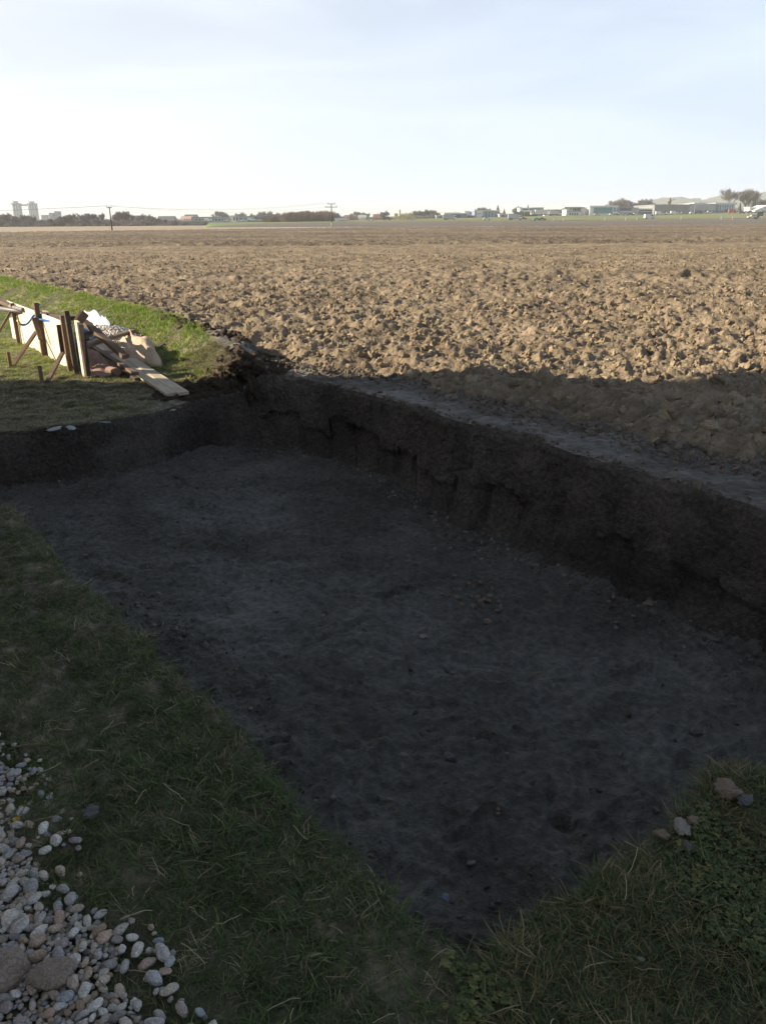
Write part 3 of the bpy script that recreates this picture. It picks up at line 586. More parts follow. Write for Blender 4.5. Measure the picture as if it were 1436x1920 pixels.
scatter('dead_straw', protos('straw', st, M_STRAW), np.stack([x, y, z], -1), np.stack([rng.normal(0, .3, n), rng.normal(0, .3, n), rng.uniform(0, 6.28, n)], -1), np.stack([sc, sc, sc], -1),
        'pale dead grass stalks lying over the lawn', 'straw', 4)
# ---- clods on the field, strip, pit
cl = protos('soil_clod', [blob(k, 3, .8, .7, 1.5) for k in range(6)], M_CLOD)
def clod_scatter(name, n0, x0, x1, y0, y1, ok, zfn, smin, smax, pw, label, col=cl, cat='soil'):
    x, y = sample(n0, x0, x1, y0, y1, ok); n = len(x); s = smin * (smax / smin) ** (rng.random(n) ** pw)
    z = zfn(x, y) + s * .12
    return scatter(name, col, np.stack([x, y, z], -1), rng.uniform(0, 6.28, (n, 3)), np.stack([s * rng.uniform(.7, 1.3, n), s, s * rng.uniform(.6, 1, n)], -1), label, cat, 6)
def fz(x, y):
    s = fside(x, y); am = sst(-.08, .22, s); far = 1 - .35 * sst(14, 50, y)
    return .07 * 1 + am * (.06 + field_h(x, y) * far) - .22 * (1 - sst(-.25, .12, s)) + .09 * np.exp(-((s - .7) / .5) ** 2) - .02
def fok(x, y): p = rng.random(len(x)); return (fside(x, y) > -.1) & (np.abs(x) < .6 * y + 1) & (p < np.clip((9 / y) ** 1.5, .05, 1))
clod_scatter('field_clods', 420000, -30, 28, 3, 45, fok, fz, .008, .05, 1.7, 'loose lumps of dry earth lying over the ploughed field')
dk = protos('damp_clod', [blob(20 + k, 2, .55, .7, 1.7) for k in range(6)], M_DARKCLOD)
def sok(x, y):
    o = outdist(x, y); return (o > -.0) & (x > -1.3) & (fside(x, y) < .3) & (y > 3) & (rng.random(len(x)) < .04 + .8 * np.exp(-(o / .06) ** 2) + .7 * sst(-.35, .05, fside(x, y)))
sc_ = protos('strip_crumb', [blob(50 + k, 2, .6, .65, 1.7) for k in range(6)], mat_instance('strip crumb', [(0, (0.12, 0.095, 0.07)), (0.5, (0.17, 0.135, 0.10)), (1, (0.24, 0.19, 0.14))], rough=.95, spec=.15, var=.3, scale=4, bump=0))
clod_scatter('strip_crumbs', 80000, -1.4, 3.6, 3, 9, sok, lambda x, y: zG(x, y) + rel_strip(x, y) - .25 * sst(.1, .6, fside(x, y)),     .003, .028, 2.6, 'small crumbs of earth on the trodden strip beside the field', sc_)
def pok(x, y):
    o = -outdist(x, y); r = (y > 3.6 + 0 * x) & (x > -1.6); edge = np.where(r, np.exp(-((o - .42) / .16) ** 2), np.exp(-((o - .10) / .10) ** 2) * .8)
    nearl = sst(.9, .15, o) * (x < .6) * (y < 3.9) * .45
    return (o > .03) & (rng.random(len(x)) < .05 + edge * .9 + nearl)
clod_scatter('pit_crumbs', 90000, -3.8, 3.2, 1.4, 8.4, pok, lambda x, y: zF(x, y) + floor_rel(x, y),   .003, .018, 2.6, 'loose dark crumbs of earth fallen on the pit floor', dk)
# broken earth at the far corner: mound, crumbling edge, roots of turf
M_EARTH = mat_soil('broken brown earth', [(0.08, 0.055, 0.035), (0.15, 0.105, 0.07), (0.26, 0.19, 0.125)], (4, 18, 70), bump=(1.0, .04))
def earth(name, p, sc_, seed, label, rz=0.0):
    o = link(name, blob(seed, 5, .75, 1.0, 1.6), M_EARTH); o.location = p; o.scale = sc_; o.rotation_euler = (0, 0, rz); return tag(o, label, 'earth')
e0 = P(470, 690, .2); em_ = P(462, 672, .32); earth('earth_mound', (em_.x, em_.y, .27), (.13, .15, .11), 201, 'dark rounded mound of earth at the far corner of the pit', .3)
earth('earth_clod', tuple(P(474, 728, .08)), (.045, .06, .10), 203, 'sunlit crumbling brown edge below the dark mound at the far corner')
earth('earth_clod', tuple(P(484, 692, .25)), (.04, .04, .035), 205, 'small pale brown clod on top of the crumbling corner edge')
earth('earth_clod', tuple(P(425, 728, .05)), (.12, .07, .08), 207, 'dark cut bank of earth in the recess left of the corner mound', .2)
earth('earth_clod', tuple(P(382, 737, .0)), (.11, .05, .05), 209, 'low dark clod at the left end of the recess by the plank ends', .3)
def scar_ok(x, y): o = outdist(x, y); f = fside(x, y); return (o > .02) & (x < -1.0) & (x > -3.2) & (y > 7.5) & (f < .25) & (rng.random(len(x)) < np.where((o < .75) & (x > -2.3), np.where(o < .5, 1, .25), 0) + .8 * np.exp(-((f + .05) / .2) ** 2))
clod_scatter('scarp_crumbs', 26000, -3.2, -1.0, 7.4, 11.8, scar_ok, lambda x, y: gpos(x, y, rel_lawn), .006, .04, 2.0, 'crumbs of brown earth on the broken bank at the far corner', protos('scarp_crumb', [blob(230 + k, 2, .6, .7, 1.7) for k in range(6)], M_EARTH))
# ------------------------------------------------------------------ gravel strip with its pebbles
gxx = np.arange(-2.6, -.15, .02); gyy = np.arange(.5, 2.9, .02); X, Y = np.meshgrid(gxx, gyy); gv = gravel(X, Y)
Zb = .004 + (fbm(X * 6, Y * 6, 241, 3) - .5) * .03 - .04 * (1 - sst(-.05, .04, gv)) + rel_lawn(X, Y) * .0 + zG(X, Y)
gb_ = tag(link('gravel_strip', gridmesh('gravel_strip', X, Y, Zb, gv > -.06), M_GRAVELBED), kind='structure')
pebm = []
for k in range(10):
    me = blob(60 + k, 3, .34, .66, .7, False)
    sx = random.uniform(.75, 1.0)
    for v in me.vertices: v.co.x *= 1.25; v.co.y *= sx
    me.materials.append(M_PEBBLE); pebm.append(me)
def darts(n, rmin, rmax, ok, tries=120000, pad=.70):
    pts = []; grid = {}; cs = rmax * 2.2
    for t in range(tries):
        if len(pts) >= n: break
        x = random.uniform(-1.9, -.25); y = random.uniform(.85, 2.5); r = rmin + (rmax - rmin) * random.random() ** 1.3
        if t > tries * .4: r = rmin + (rmax - rmin) * .4 * random.random()
        if not ok(x, y): continue
        k = (int(x // cs), int(y // cs)); good = True
        for a in (-1, 0, 1):
            for b in (-1, 0, 1):
                for q in grid.get((k[0] + a, k[1] + b), ()):
                    if (q[0] - x) ** 2 + (q[1] - y) ** 2 < ((q[2] + r) * pad) ** 2: good = False; break
                if not good: break
            if not good: break
        if good: pts.append((x, y, r)); grid.setdefault(k, []).append((x, y, r))
    return pts
def gone(x, y): return float(gravel(np.array([x]), np.array([y]))[0])
BIG = [(P(97, 1845), .044), (P(-8, 1842), .068)]
def gok(x, y):
    g = gone(x, y)
    if any((x - b[0].x) ** 2 + (y - b[0].y) ** 2 < (b[1] * .9) ** 2 for b in BIG): return False
    if not (x < 0 and abs(x) < .495 * (y * .936 + .58) + .1): return False
    if g < 0: return g > -.11 and (int(x * 7919) * 31 + int(y * 6007)) % 97 < 2
    if y > 1.86 and y < 1.98: return (int(x * 7919) * 31 + int(y * 6007)) % 97 < 3
    return True
pts = darts(1700, .0065, .0215, gok)
inf = sorted(pts, key=lambda q: -q[2] / math.hypot(q[0], q[1], HC) * (1.0 if abs(q[0]) < .495 * (q[1] * .936 + .58) else .3))
def bedz(x, y): return float(zG(np.array([x]), np.array([y]))[0])
for k, (x, y, r) in enumerate(inf[:292]):
    o = link('pebble', pebm[k % 10], None, gb_); o.location = (x, y, bedz(x, y) + r * .42 + .012 + random.uniform(0, .008)); o.rotation_euler = (random.uniform(-.3, .3), random.uniform(-.3, .3), random.uniform(0, 6.28)); o.scale = (r, r * random.uniform(.8, 1.05), r * random.uniform(.8, 1.2))
rest = inf[292:]; print('pebbles', len(pts), len(rest))
n2 = 2600; x, y = sample(n2 * 3, -2.2, -.25, .7, 2.6, lambda x, y: (gravel(x, y) > -.01) & ~((y > 1.82) & (y < 1.98)) & (x > -2.2))
r2 = rng.uniform(.006, .015, len(x)); xx = np.concatenate([x, [q[0] for q in rest]]); yy2 = np.concatenate([y, [q[1] for q in rest]]); rr = np.concatenate([r2, [q[2] for q in rest]])
zz = zG(xx, yy2) + np.concatenate([r2 * .1 + .004, [q[2] * .42 + .012 for q in rest]]); n = len(xx)
pc = scatter('small_gravel', protos('small_pebble', [blob(80 + k, 1, .2, .65, .8, False) for k in range(6)], M_PEBBLE), np.stack([xx, yy2, zz], -1), np.stack([rng.normal(0, .2, n), rng.normal(0, .2, n), rng.uniform(0, 6.28, n)], -1), np.stack([rr * 1.2, rr, rr], -1),
             'small rounded gravel filling the strip under the larger pebbles', 'gravel', 6)
M_ROCK = mat_soil('brown rock', [(0.20, 0.14, 0.10), (0.34, 0.26, 0.2), (0.5, 0.43, 0.36)], (9, 30, 120), bump=(.5, .01))
for (p, r), lb in zip(BIG, ('wide flat topped brown rock, the larger whole one among the pebbles', 'big pale brown rock cut by the left edge of the picture')):
    o = link('rock', blob(31 if r < .05 else 33, 4, .28, .72, .9, True), M_ROCK); o.location = (p.x, p.y, .028); o.scale = (r * 1.15, r * .8, r * .85); o.rotation_euler = (0, .1, .2); tag(o, lb, 'rock')
# single stones named where they lie
M_STONEB = mat_plain('bluish stone', (0.16, 0.22, 0.26), .6, .2, 30)
M_STONEW = mat_plain('pale stone', (0.27, 0.23, 0.19), .7, .2, 30)
M_CLAY = mat_plain('pale clay lump', (0.27, 0.20, 0.14), .9, .25, 20, bump=.5, bscale=40)
M_DCLAY = mat_plain('grey clay lump', (0.16, 0.15, 0.14), .9, .25, 20, bump=.5, bscale=40)
def stone(px, py, r, mat, label, z=None, seed=1, cat='stone', name='stone', flat=.6, sx=1.2):
    zz = -.6 if z is None else z; p = P(px, py, zz)
    if z is None:
        for _ in range(3): p = P(px, py, zfloor(p.x, p.y))
    else:
        for _ in range(3): p = P(px, py, float(gpos(np.array([p.x]), np.array([p.y]), rel_lawn)[0]) + z)
    o = link(name, blob(seed + 100, 4, .45, flat, 1.5), mat); o.location = p + Vector((0, 0, r * .3)); o.scale = (r * sx, r, r); o.rotation_euler = (.1, -.1, seed * 1.3)
    tag(o, label, cat); return o
stone(835, 1687, .014, M_STONEB, 'bluish flat stone on the pit floor near the apex', seed=1)
stone(842, 1421, .022, M_DCLAY, 'grey broken lump of clay alone on the lower middle pit floor', seed=2, cat='clay lump', name='clay_lump')
stone(792, 1196, .018, M_STONEW, 'pale stone left of the small heap on the pit floor', seed=3)
stone(913, 1167, .020, M_CLAY, 'rounded tan stone right of the small heap on the pit floor', seed=4)
stone(1304, 1374, .022, M_DCLAY, 'dark knobbly clay lump on the right of the pit floor', seed=5, cat='clay lump', name='clay_lump')
stone(1277, 1553, .020, M_STONEW, 'pale flat stone on the lip of the right lawn corner', z=.02, seed=6, flat=.4, sx=1.4)
stone(1240, 1567, .016, M_CLAY, 'tan clay lump left of the pale flat stone on the lawn lip', z=.015, seed=7, cat='clay lump', name='clay_lump')
stone(1298, 1540, .014, M_CLAY, 'tan clay lump right behind the pale flat stone on the lip', z=.015, seed=8, cat='clay lump', name='clay_lump')
stone(1362, 1484, .030, M_CLAY, 'largest brown clod at the tip of the right lawn corner', z=.02, seed=9, cat='clay lump', name='clay_lump')
stone(1395, 1502, .017, M_DCLAY, 'grey clod right of the largest brown clod', z=.02, seed=10, cat='clay lump', name='clay_lump')
stone(1290, 1590, .014, M_DCLAY, 'small grey lump in the grass below the pale flat stone', z=.015, seed=11, cat='clay lump', name='clay_lump')
stone(1200, 1799, .006, M_STONEW, 'tiny white pebble on the bare patch at the bottom right', z=.01, seed=12, name='pebble', cat='pebble')
stone(170, 1525, .019, M_DCLAY, 'brown clod lying in the shaded lawn beside the gravel', z=.02, seed=13, cat='clay lump', name='clay_lump')
M_LIME = mat_plain('pale lime crust', (0.38, 0.38, 0.38), .9, .2, 20)
for k, (px, py, r, lb) in enumerate([(104, 806, .034, 'pale crust of lime on the far pit edge, leftmost of the white patches'), (134, 804, .03, 'pale crust of lime on the far pit edge, second from the left'), (198, 793, .025, 'pale lime crust at the pit edge below the middle of the worn turf'), (325, 770, .022, 'small pale crust at the pit edge below the plank ends')]):
    o = stone(px, py, r, M_LIME, lb, z=.012, seed=20 + k, cat='lime crust', name='lime_crust', flat=.16, sx=1.7)
def stone_heap(n=26):
    for k in range(n):
        px = random.gauss(890, 22); py = random.gauss(1128, 14) if k % 3 else random.gauss(1095, 30)
        p = P(px, py, -.57); zz = zfloor(p.x, p.y); p = P(px, py, zz); o = link('crumb', CR[k % 3], None, pit_floor); r = random.uniform(.007, .02)
        o.location = p + Vector((0, 0, r * .4)); o.scale = (r, r, r * .8); o.rotation_euler = (k, k * 2, k * 3)
CR = [blob(140 + k, 2, .5, .8, 1.5) for k in range(3)]
for c in CR: c.materials.append(M_CLAY)
stone_heap()
for px, py, r in [(852, 1080, .016), (822, 1105, .012), (828, 1115, .014), (848, 1262, .010), (918, 1260, .014), (942, 1258, .010), (933, 1527, .009), (950, 1414, .009), (1155, 1168, .012), (1187, 1156, .014), (310, 1010, .012), (160, 1042, .014), (470, 1330, .012), (1216, 1135, .03), (1225, 1150, .018), (1150, 1120, .014), (1000, 1060, .02), (1010, 1262, .008), (888, 1385, .008), (730, 1500, .010)]:
    p = P(px, py, -.57); zz = zfloor(p.x, p.y); p = P(px, py, zz); o = link('crumb', CR[int(px) % 3], None, pit_floor); o.location = p + Vector((0, 0, r * .3)); o.scale = (r, r, r * .7); o.rotation_euler = (0, 0, px)
# dandelion by the gravel
p = P(32, 1537, .03); M_DAND = mat_plain('dandelion yellow', (0.65, 0.42, 0.02), .7, .1, 30)
dn = empty('dandelion', p - Vector((0, 0, .03))); tag(dn, 'tiny yellow dandelion flower at the edge of the gravel strip', 'flower')
mb = MB()
for k in range(14):
    a = k * .449; mb.poly([Vector((0, 0, .028)), Vector((math.cos(a - .15) * .009, math.sin(a - .15) * .009, .033)), Vector((math.cos(a) * .012, math.sin(a) * .012, .032)), Vector((math.cos(a + .15) * .009, math.sin(a + .15) * .009, .033))])
mb.build('petals', M_DAND, dn); MB().tube([(0, 0, -.01), (0, 0, .028)], .0012, 5).build('stem', M_GRASS, dn)
# ------------------------------------------------------------------ formwork on the sunlit grass
def ln(px, py, dz=0.0):
    p = P(px, py, 0)
    for _ in range(5): p = P(px, py, float(zG(np.array([p.x]), np.array([p.y]))[0]) + dz)
    return p
A = ln(26, 634); B = ln(148, 700); A.z = B.z = (A.z + B.z) / 2 * .5
dAB = (B - A).normalized(); nAB = Vector((dAB.y, -dAB.x, 0)).normalized()
if nAB.dot(Vector((0, 0, 0)) - A) < 0: nAB = -nAB
Lp = (B - A).length; PH = .56
print('formwork', A, B, Lp)
fw = empty('formwork', A, math.atan2(dAB.y, dAB.x)); tag(fw, 'pale plywood shuttering held up by brown posts and slanting braces', 'formwork')
sgn = 1 if nAB.dot(Vector((-dAB.y, dAB.x, 0))) > 0 else -1     # local +y towards the viewer's side?
Lh = Lp / 2
for k in range(2): MB().box((Lh * (k + .5), 0, PH / 2 + .01), (Lh - .006, .021, PH), None, .002).build('plywood_sheet', M_PLY, fw)
for t, hh, ex, w in ((.17, .58, 0, .05), (.60, .70, 0, .055), (.955, .66, 0, .055)):
    x = Lp * t; MB().bar((x, sgn * .045, -.05), (x + .0, sgn * .045, hh), w, w * 1.0, .003, 0).build('post', M_WOOD, fw)
MB().bar((Lp * .66, sgn * .10, .28), (Lp * .60, sgn * .10, .52), .05, .03, .003).build('batten', M_WOOD, fw)
MB().bar((Lp * 1.015, sgn * .035, -.05), (Lp * 1.0, sgn * .035, .72), .05, .06, .003).build('post', M_WOODD, fw)
MB().bar((Lp * .93, sgn * .075, .22), (Lp * .93, sgn * .075, .55), .06, .03, .003).build('batten', M_WOODD, fw)
inv = Matrix.Rotation(-math.atan2(dAB.y, dAB.x), 4, 'Z') @ Matrix.Translation(-A)
def loc(p): return inv @ p
for (t, h), ft, st_, sh in (((.58, .34), (25, 686), ((21, 690), (12, 659)), 1), ((.93, .24), (90, 715), ((80, 719), (77, 691)), 1)):
    fo = ln(*ft, .015); a = loc(fo); MB().bar(a, (Lp * t, sgn * .08, h), .045, .03, .003).build('brace', M_WOOD, fw)
    s0 = ln(*st_[0]); l0 = loc(s0); MB().bar(l0 - Vector((0, 0, .08)), l0 + Vector((0, 0, .19)), .035, .04, .003).build('stake', M_WOOD, fw)
a = loc(ln(-14, 645, .02)); MB().bar(a, (Lp * .17, sgn * .08, .47), .04, .03, .003).build('brace', M_WOOD, fw)
# short end board standing across the end
E0 = loc(ln(155, 705)); E1 = loc(ln(164, 711)); dz = .60
Em = E0.lerp(E1, .5); tn = Vector((.02, .03, 0)); up1 = Vector((-.03, 0, .58)); up0 = Vector((-.01, 0, .61))
MB().prism([E0, Em, Em + tn, E0 + tn], [E0 + up0, Em + up0 * .98, Em + tn + up0 * .98, E0 + tn + up0]).build('end_board', M_PLY, fw)
MB().prism([Em + tn * .1, E1, E1 + tn * 1.4, Em + tn * 1.4], [Em + up0 * .97, E1 + up1 + Vector((-.02, 0, 0)), E1 + tn * 1.4 + up1, Em + tn * 1.4 + up0 * .97]).build('end_board_shade', M_WOODD, fw)  # unlit right half of the end board, its shade put into dark timber
def wp(px, py, y): return D(px, py, y)
def plank(name, a, b, w, h, mat, label, cat='timber', roll=0.0, bev=.003): o = MB().bar((0, 0, 0), (b - a).length * Vector((1, 0, 0)), w, h, bev, roll).build(name, mat); o.location = a; o.rotation_euler = (b - a).to_track_quat('X', 'Z').to_euler(); return tag(o, label, cat)
yA, yB = A.y, B.y
plank('timber', wp(-40, 549, yA + .9), wp(64, 589, yA - 1.0), .09, .05, M_WOOD, 'long grey batten laid slanting over the far end of the plywood')
o = MB().tube([(0, 0, 0), tuple(wp(64, 588, yB + 1.9) - wp(-30, 574, yA + .2))], .032, 10).build('pipe', M_PIPE); o.location = wp(-30, 574, yA + .2); tag(o, 'round grey brown pipe resting on the top edge of the plywood', 'pipe')
def tubething(name, pts, r, mat, label, cat, n=8):
    q = [Vector(p) for p in pts]; o = MB().tube([p - q[0] for p in q], r, n).build(name, mat); o.location = q[0]; return tag(o, label, cat)
def curve(ctrl, n=24):
    c = np.array([tuple(p) for p in ctrl]); t = np.linspace(0, len(c) - 1, n); out = []
    for u in t:
        i = min(int(u), len(c) - 2); f_ = u - i; p0 = c[max(i - 1, 0)]; p1 = c[i]; p2 = c[i + 1]; p3 = c[min(i + 2, len(c) - 1)]
        out.append(Vector(.5 * ((2 * p1) + (-p0 + p2) * f_ + (2 * p0 - 5 * p1 + 4 * p2 - p3) * f_ ** 2 + (-p0 + 3 * p1 - 3 * p2 + p3) * f_ ** 3)))
    return out
hy = yB + 1.5
tubething('hose', curve([wp(35, 602, hy), wp(39, 608, hy), wp(47, 609, hy), wp(55, 604, hy - .05), (wp(62, 594, hy - .05)), wp(67, 590, hy)]), .014, M_BLUE, 'blue hose bent into a hook over the plywood', 'hose')
tubething('hose', curve([wp(66, 591, hy), wp(67, 583, hy), wp(67, 576, hy), wp(71, 570, hy), wp(75, 572, hy)]), .013, M_BLUE, 'short upright blue hose end above the plywood', 'hose')
tubething('pipe', curve([wp(34, 601, hy + .03), wp(36, 604, hy), wp(39, 608.5, hy - .01)], 8), .017, M_YEL, 'yellow sleeve on the end of the blue hose', 'sleeve')
tubething('pipe', curve([wp(-12, 572, yA), wp(8, 571, yA + .1), wp(25, 576, yA - .5), wp(45, 581, yA - 1.0)]), .03, M_PIPE, 'dark corrugated pipe lying behind the grey batten', 'pipe')
plank('timber', wp(62, 580, yB + 2.2), wp(118, 606, yB + .7), .10, .04, M_WOOD, 'brown board lying behind the middle post')
plank('timber', wp(68, 587, yB + 1.7), wp(136, 597, yB + .5), .08, .05, M_WOODD, 'dark beam lying along the top of the plywood')
plank('timber', wp(84, 584, yB + 1.8), wp(120, 607, yB + .7), .05, .03, M_PLANK, 'pale thin lath under the dark beam')
plank('timber', wp(74, 597, yB + 1.25), wp(128, 606, yB + .45), .09, .02, M_BLUE, 'blue strip of board beneath the dark beam', 'board')
# square board, sheets and stack
q = [wp(143, 600, yB + .25), wp(156, 582, yB + .35), wp(168, 592, yB + .45), wp(146, 619, yB + .3)]
nn = (q[1] - q[0]).cross(q[3] - q[0]).normalized() * .03
MBs = MB().prism([v - q[0] for v in q], [v - q[0] + nn for v in q]); o = MBs.build('board', M_PLANK if False else M_WOOD); o.location = q[0]; tag(o, 'square offcut of brown board leaning on top of the end post', 'board')
plank('timber', wp(158, 603, yB + .5), wp(236, 669, yB - .15), .085, .05, M_WOOD, 'dark beam slanting down from the square offcut over the stack')
plank('timber', wp(160, 649, yB - .05), wp(252, 620, yB + 1.2), .07, .04, M_WOOD, 'brown batten crossing under the slanting dark beam')
# plank stack pointing to the viewer
def pl(px0, py0, px1, py1, dz0, dz1, w, h, mat, label, **k):
    return plank('plank', ln(px0, py0, dz0), ln(px1, py1, dz1), w, h, mat, label, 'plank', **k)
pl(172, 641, 323, 740, .16, .045, .11, .035, M_PLANK, 'long pale plank on the left of the stack', roll=.05)
pl(186, 637, 344, 738, .17, .05, .12, .035, M_PLANK, 'long pale plank on the right of the stack reaching the pit')
pl(180, 650, 306, 730, .06, .02, .16, .04, M_WOODD, 'dark plank lying beneath the pale planks of the stack')
pl(166, 652, 262, 712, .08, .03, .10, .04, M_WOODD, 'short dark plank on the left side of the stack bottom')
pl(166, 645, 256, 701, .17, .12, .06, .03, M_WOOD, 'grey brown lath on top of the left side of the stack')
pl(224, 657, 272, 686, .06, .03, .09, .025, M_PLANK, 'short whitish board lying next to the tan sheet')
# cloths
def cloth(name, pxs, n, mat, label, cat, hfn, thick=.012, y=None):
    q = [ln(*p) for p in pxs]; n1 = n; V = np.zeros((n1, n1, 3))
    for i in range(n1):
        for j in range(n1):
            u, v = i / (n1 - 1), j / (n1 - 1); p = q[0] * (1 - u) * (1 - v) + q[1] * u * (1 - v) + q[2] * u * v + q[3] * (1 - u) * v
            w = .04 * (mnoise.noise(Vector((u * 3, v * 3, 5))) ); V[i, j] = (p.x + w, p.y + w, 0)
    Xc, Yc = V[..., 0], V[..., 1]; U, Vv = np.meshgrid(np.linspace(0, 1, n1), np.linspace(0, 1, n1), indexing='ij')
    Z_ = zG(Xc, Yc) + hfn(U, Vv, Xc, Yc); me = gridmesh(name, Xc - q[0].x, Yc - q[0].y, Z_ - q[0].z)
    o = link(name, me, mat); o.location = q[0]; sm = o.modifiers.new('thick', 'SOLIDIFY'); sm.thickness = thick; return tag(o, label, cat)
def tan_h(u, v, x, y): return .02 + .30 * (1 - np.abs(2 * u - 1) ** 3) ** .7 * (1 - np.abs(2 * v - 1) ** 3) ** .7 * (.7 + .3 * v) + .05 * np.sin(u * 9 + v * 4) * v + (fbm(u * 5, v * 5, 301, 4) - .5) * .12
def tan_old(u, v, x, y): return .03 + .30 * np.sin(np.clip(u * 1.05, 0, 1) * 3.14159) ** .6 * (1 - .55 * (1 - v)) + .07 * np.sin(u * 9 + v * 4) * v + (fbm(u * 5, v * 5, 301, 4) - .5) * .12
cloth('geotextile_sheet', [(222, 690), (304, 692), (292, 652), (218, 652)], 40, M_TARP, 'tan geotextile sheet draped in a hump beside the gravel heap', 'sheet', tan_h)
def pk_h(u, v, x, y): return .02 + .10 * np.sin(v * 3.14) * (.5 + .5 * np.sin(u * 5)) + (fbm(u * 4, v * 4, 302, 4) - .5) * .10 + .10 * v
cloth('brown_cloth', [(164, 712), (238, 704), (228, 676), (160, 668)], 30, M_PINKT, 'crumpled brown cloth under the plank stack', 'cloth', pk_h)
roll = tubething('cloth_roll', curve([ln(188, 685, .08), ln(202, 692, .06), ln(222, 698, .05)], 8), .045, M_PINKT, 'rolled end of brown cloth beside the dark plank', 'cloth', 10)
def wh_h(u, v, x, y): return .10 + .24 * (1 - np.abs(2 * u - 1) ** 3) * (1 - np.abs(2 * v - 1) ** 4) + (fbm(u * 7, v * 7, 303, 5, .6) - .5) * .30
cloth('white_sheet', [(158, 634), (222, 638), (212, 614), (150, 612)], 30, M_WHITE, 'crumpled white plastic sheet on the gravel heap behind the formwork', 'sheet', wh_h)
def bl_h(u, v, x, y): return .28 + (fbm(u * 4, v * 4, 304, 3) - .5) * .08
cloth('blue_tarp', [(152, 665), (190, 658), (176, 640), (150, 645)], 14, M_BLUE, 'scrap of blue tarpaulin showing beneath the slanting beam', 'tarpaulin', bl_h, .006)
# heap of gravel behind the formwork
hc = ln(180, 664); hx = []
for k in range(1500):
    u, v = random.gauss(0, .42), random.gauss(0, .42); r = math.hypot(u, v)
    if r > 1: continue
    X_ = hc.x + .02 + u * .5 + v * -.55; Y_ = hc.y + .45 + v * 1.1; hx.append((X_, Y_, float(zG(np.array([X_]), np.array([Y_]))[0]) + .25 * (1 - r * r) + .01))
hx = np.array(hx); n = len(hx); r_ = rng.uniform(.012, .03, n)
scatter('gravel_heap', protos('heap_pebble', [blob(90 + k, 2, .2, .7, .8, False) for k in range(6)], M_PEBBLE), hx, rng.uniform(0, 6.28, (n, 3)), np.stack([r_ * 1.2, r_, r_], -1), 'heap of pale pebbles between the plywood and the tan sheet', 'gravel', 6)
hm = MB(); bmesh.ops.create_uvsphere(hm.bm, u_segments=20, v_segments=10, radius=1); ho = hm.build('gravel_heap_core', M_GRAVELBED); ho.location = (hc.x, hc.y + .45, hc.z - .02); ho.scale = (.45, .9, .23); ho.rotation_euler = (0, 0, .4); tag(ho, 'earthy core showing through the heap of pale pebbles', 'gravel', kind='stuff')
# ------------------------------------------------------------------ far trees
M_TRUNK = mat_plain('bare bark', (0.20, 0.165, 0.14), .9, .2, 1)
M_TWIG = mat_plain('bare twigs', (0.23, 0.21, 0.205), .9, .2, 1)
M_CONIF = mat_plain('conifer needles', (0.035, 0.06, 0.03), .8, .3, 1)
M_SHRUBG = mat_plain('evergreen shrub', (0.05, 0.07, 0.035), .8, .3, 1)
def tube_np(V, Q, a, b, r0, r1):
    d = b - a; L_ = d.length
    if L_ < 1e-6: return
    q = d.to_track_quat('Z', 'Y').to_matrix(); i = len(V)
    for p, r in ((a, r0), (b, r1)):
        for t in (0, 2.094, 4.189): V.append(tuple(p + q @ Vector((math.cos(t) * r, math.sin(t) * r, 0))))
    for j in range(3): k = (j + 1) % 3; Q.append((i + j, i + k, i + 3 + k, i + 3 + j))
def bare_tree(seed, h=10.0, spread=.5, dens=4, lv=4, low=.22, tw=.05):
    r = random.Random(seed); TV, TQ, CV, CQ = [], [], [], []
    def grow(p, d, L_, rad, lvl):
        n = 2 if lvl < lv else 1; q = p
        for s in range(n):
            d2 = (d + Vector((r.uniform(-.22, .22), r.uniform(-.22, .22), r.uniform(-.02, .16)))).normalized(); e = q + d2 * (L_ / n)
            (tube_np(TV, TQ, q, e, rad, rad * .75) if lvl <= 1 else tube_np(CV, CQ, q, e, max(rad, tw), max(rad * .7, tw * .8)))
            if lvl < lv and s == 0 and lvl > 0: kids(e, d2, L_, rad, lvl, 2)
            q = e; d = d2; rad *= .75
        if lvl < lv: kids(q, d, L_, rad, lvl, dens)
    def kids(q, d, L_, rad, lvl, n):
        for k in range(n):
            a = r.uniform(0, 6.283); s = spread * r.uniform(.5, 1.5); up = Vector((0, 0, .25))
            o = d.orthogonal().normalized(); o = Matrix.Rotation(a, 3, d) @ o
            grow(q, (d + o * s + up * .4).normalized(), L_ * r.uniform(.6, .85), rad * .6, lvl + 1)
    nst = r.choice((1, 1, 2, 3))
    for k in range(nst):
        grow(Vector((r.uniform(-.2, .2), r.uniform(-.2, .2), -.5)), Vector((r.uniform(-.12, .12) * nst, r.uniform(-.12, .12) * nst, 1)).normalized(), h * low + .5, h * .022, 0)
    for k in range(nst):
        pass
    zs = [v[2] for v in CV]; s = h / max(zs)
    TV = [tuple(c * s for c in v) for v in TV]; CV = [tuple(c * s for c in v) for v in CV]
    return npmesh('trunk', TV, TQ, False), npmesh('crown', CV, CQ, False)
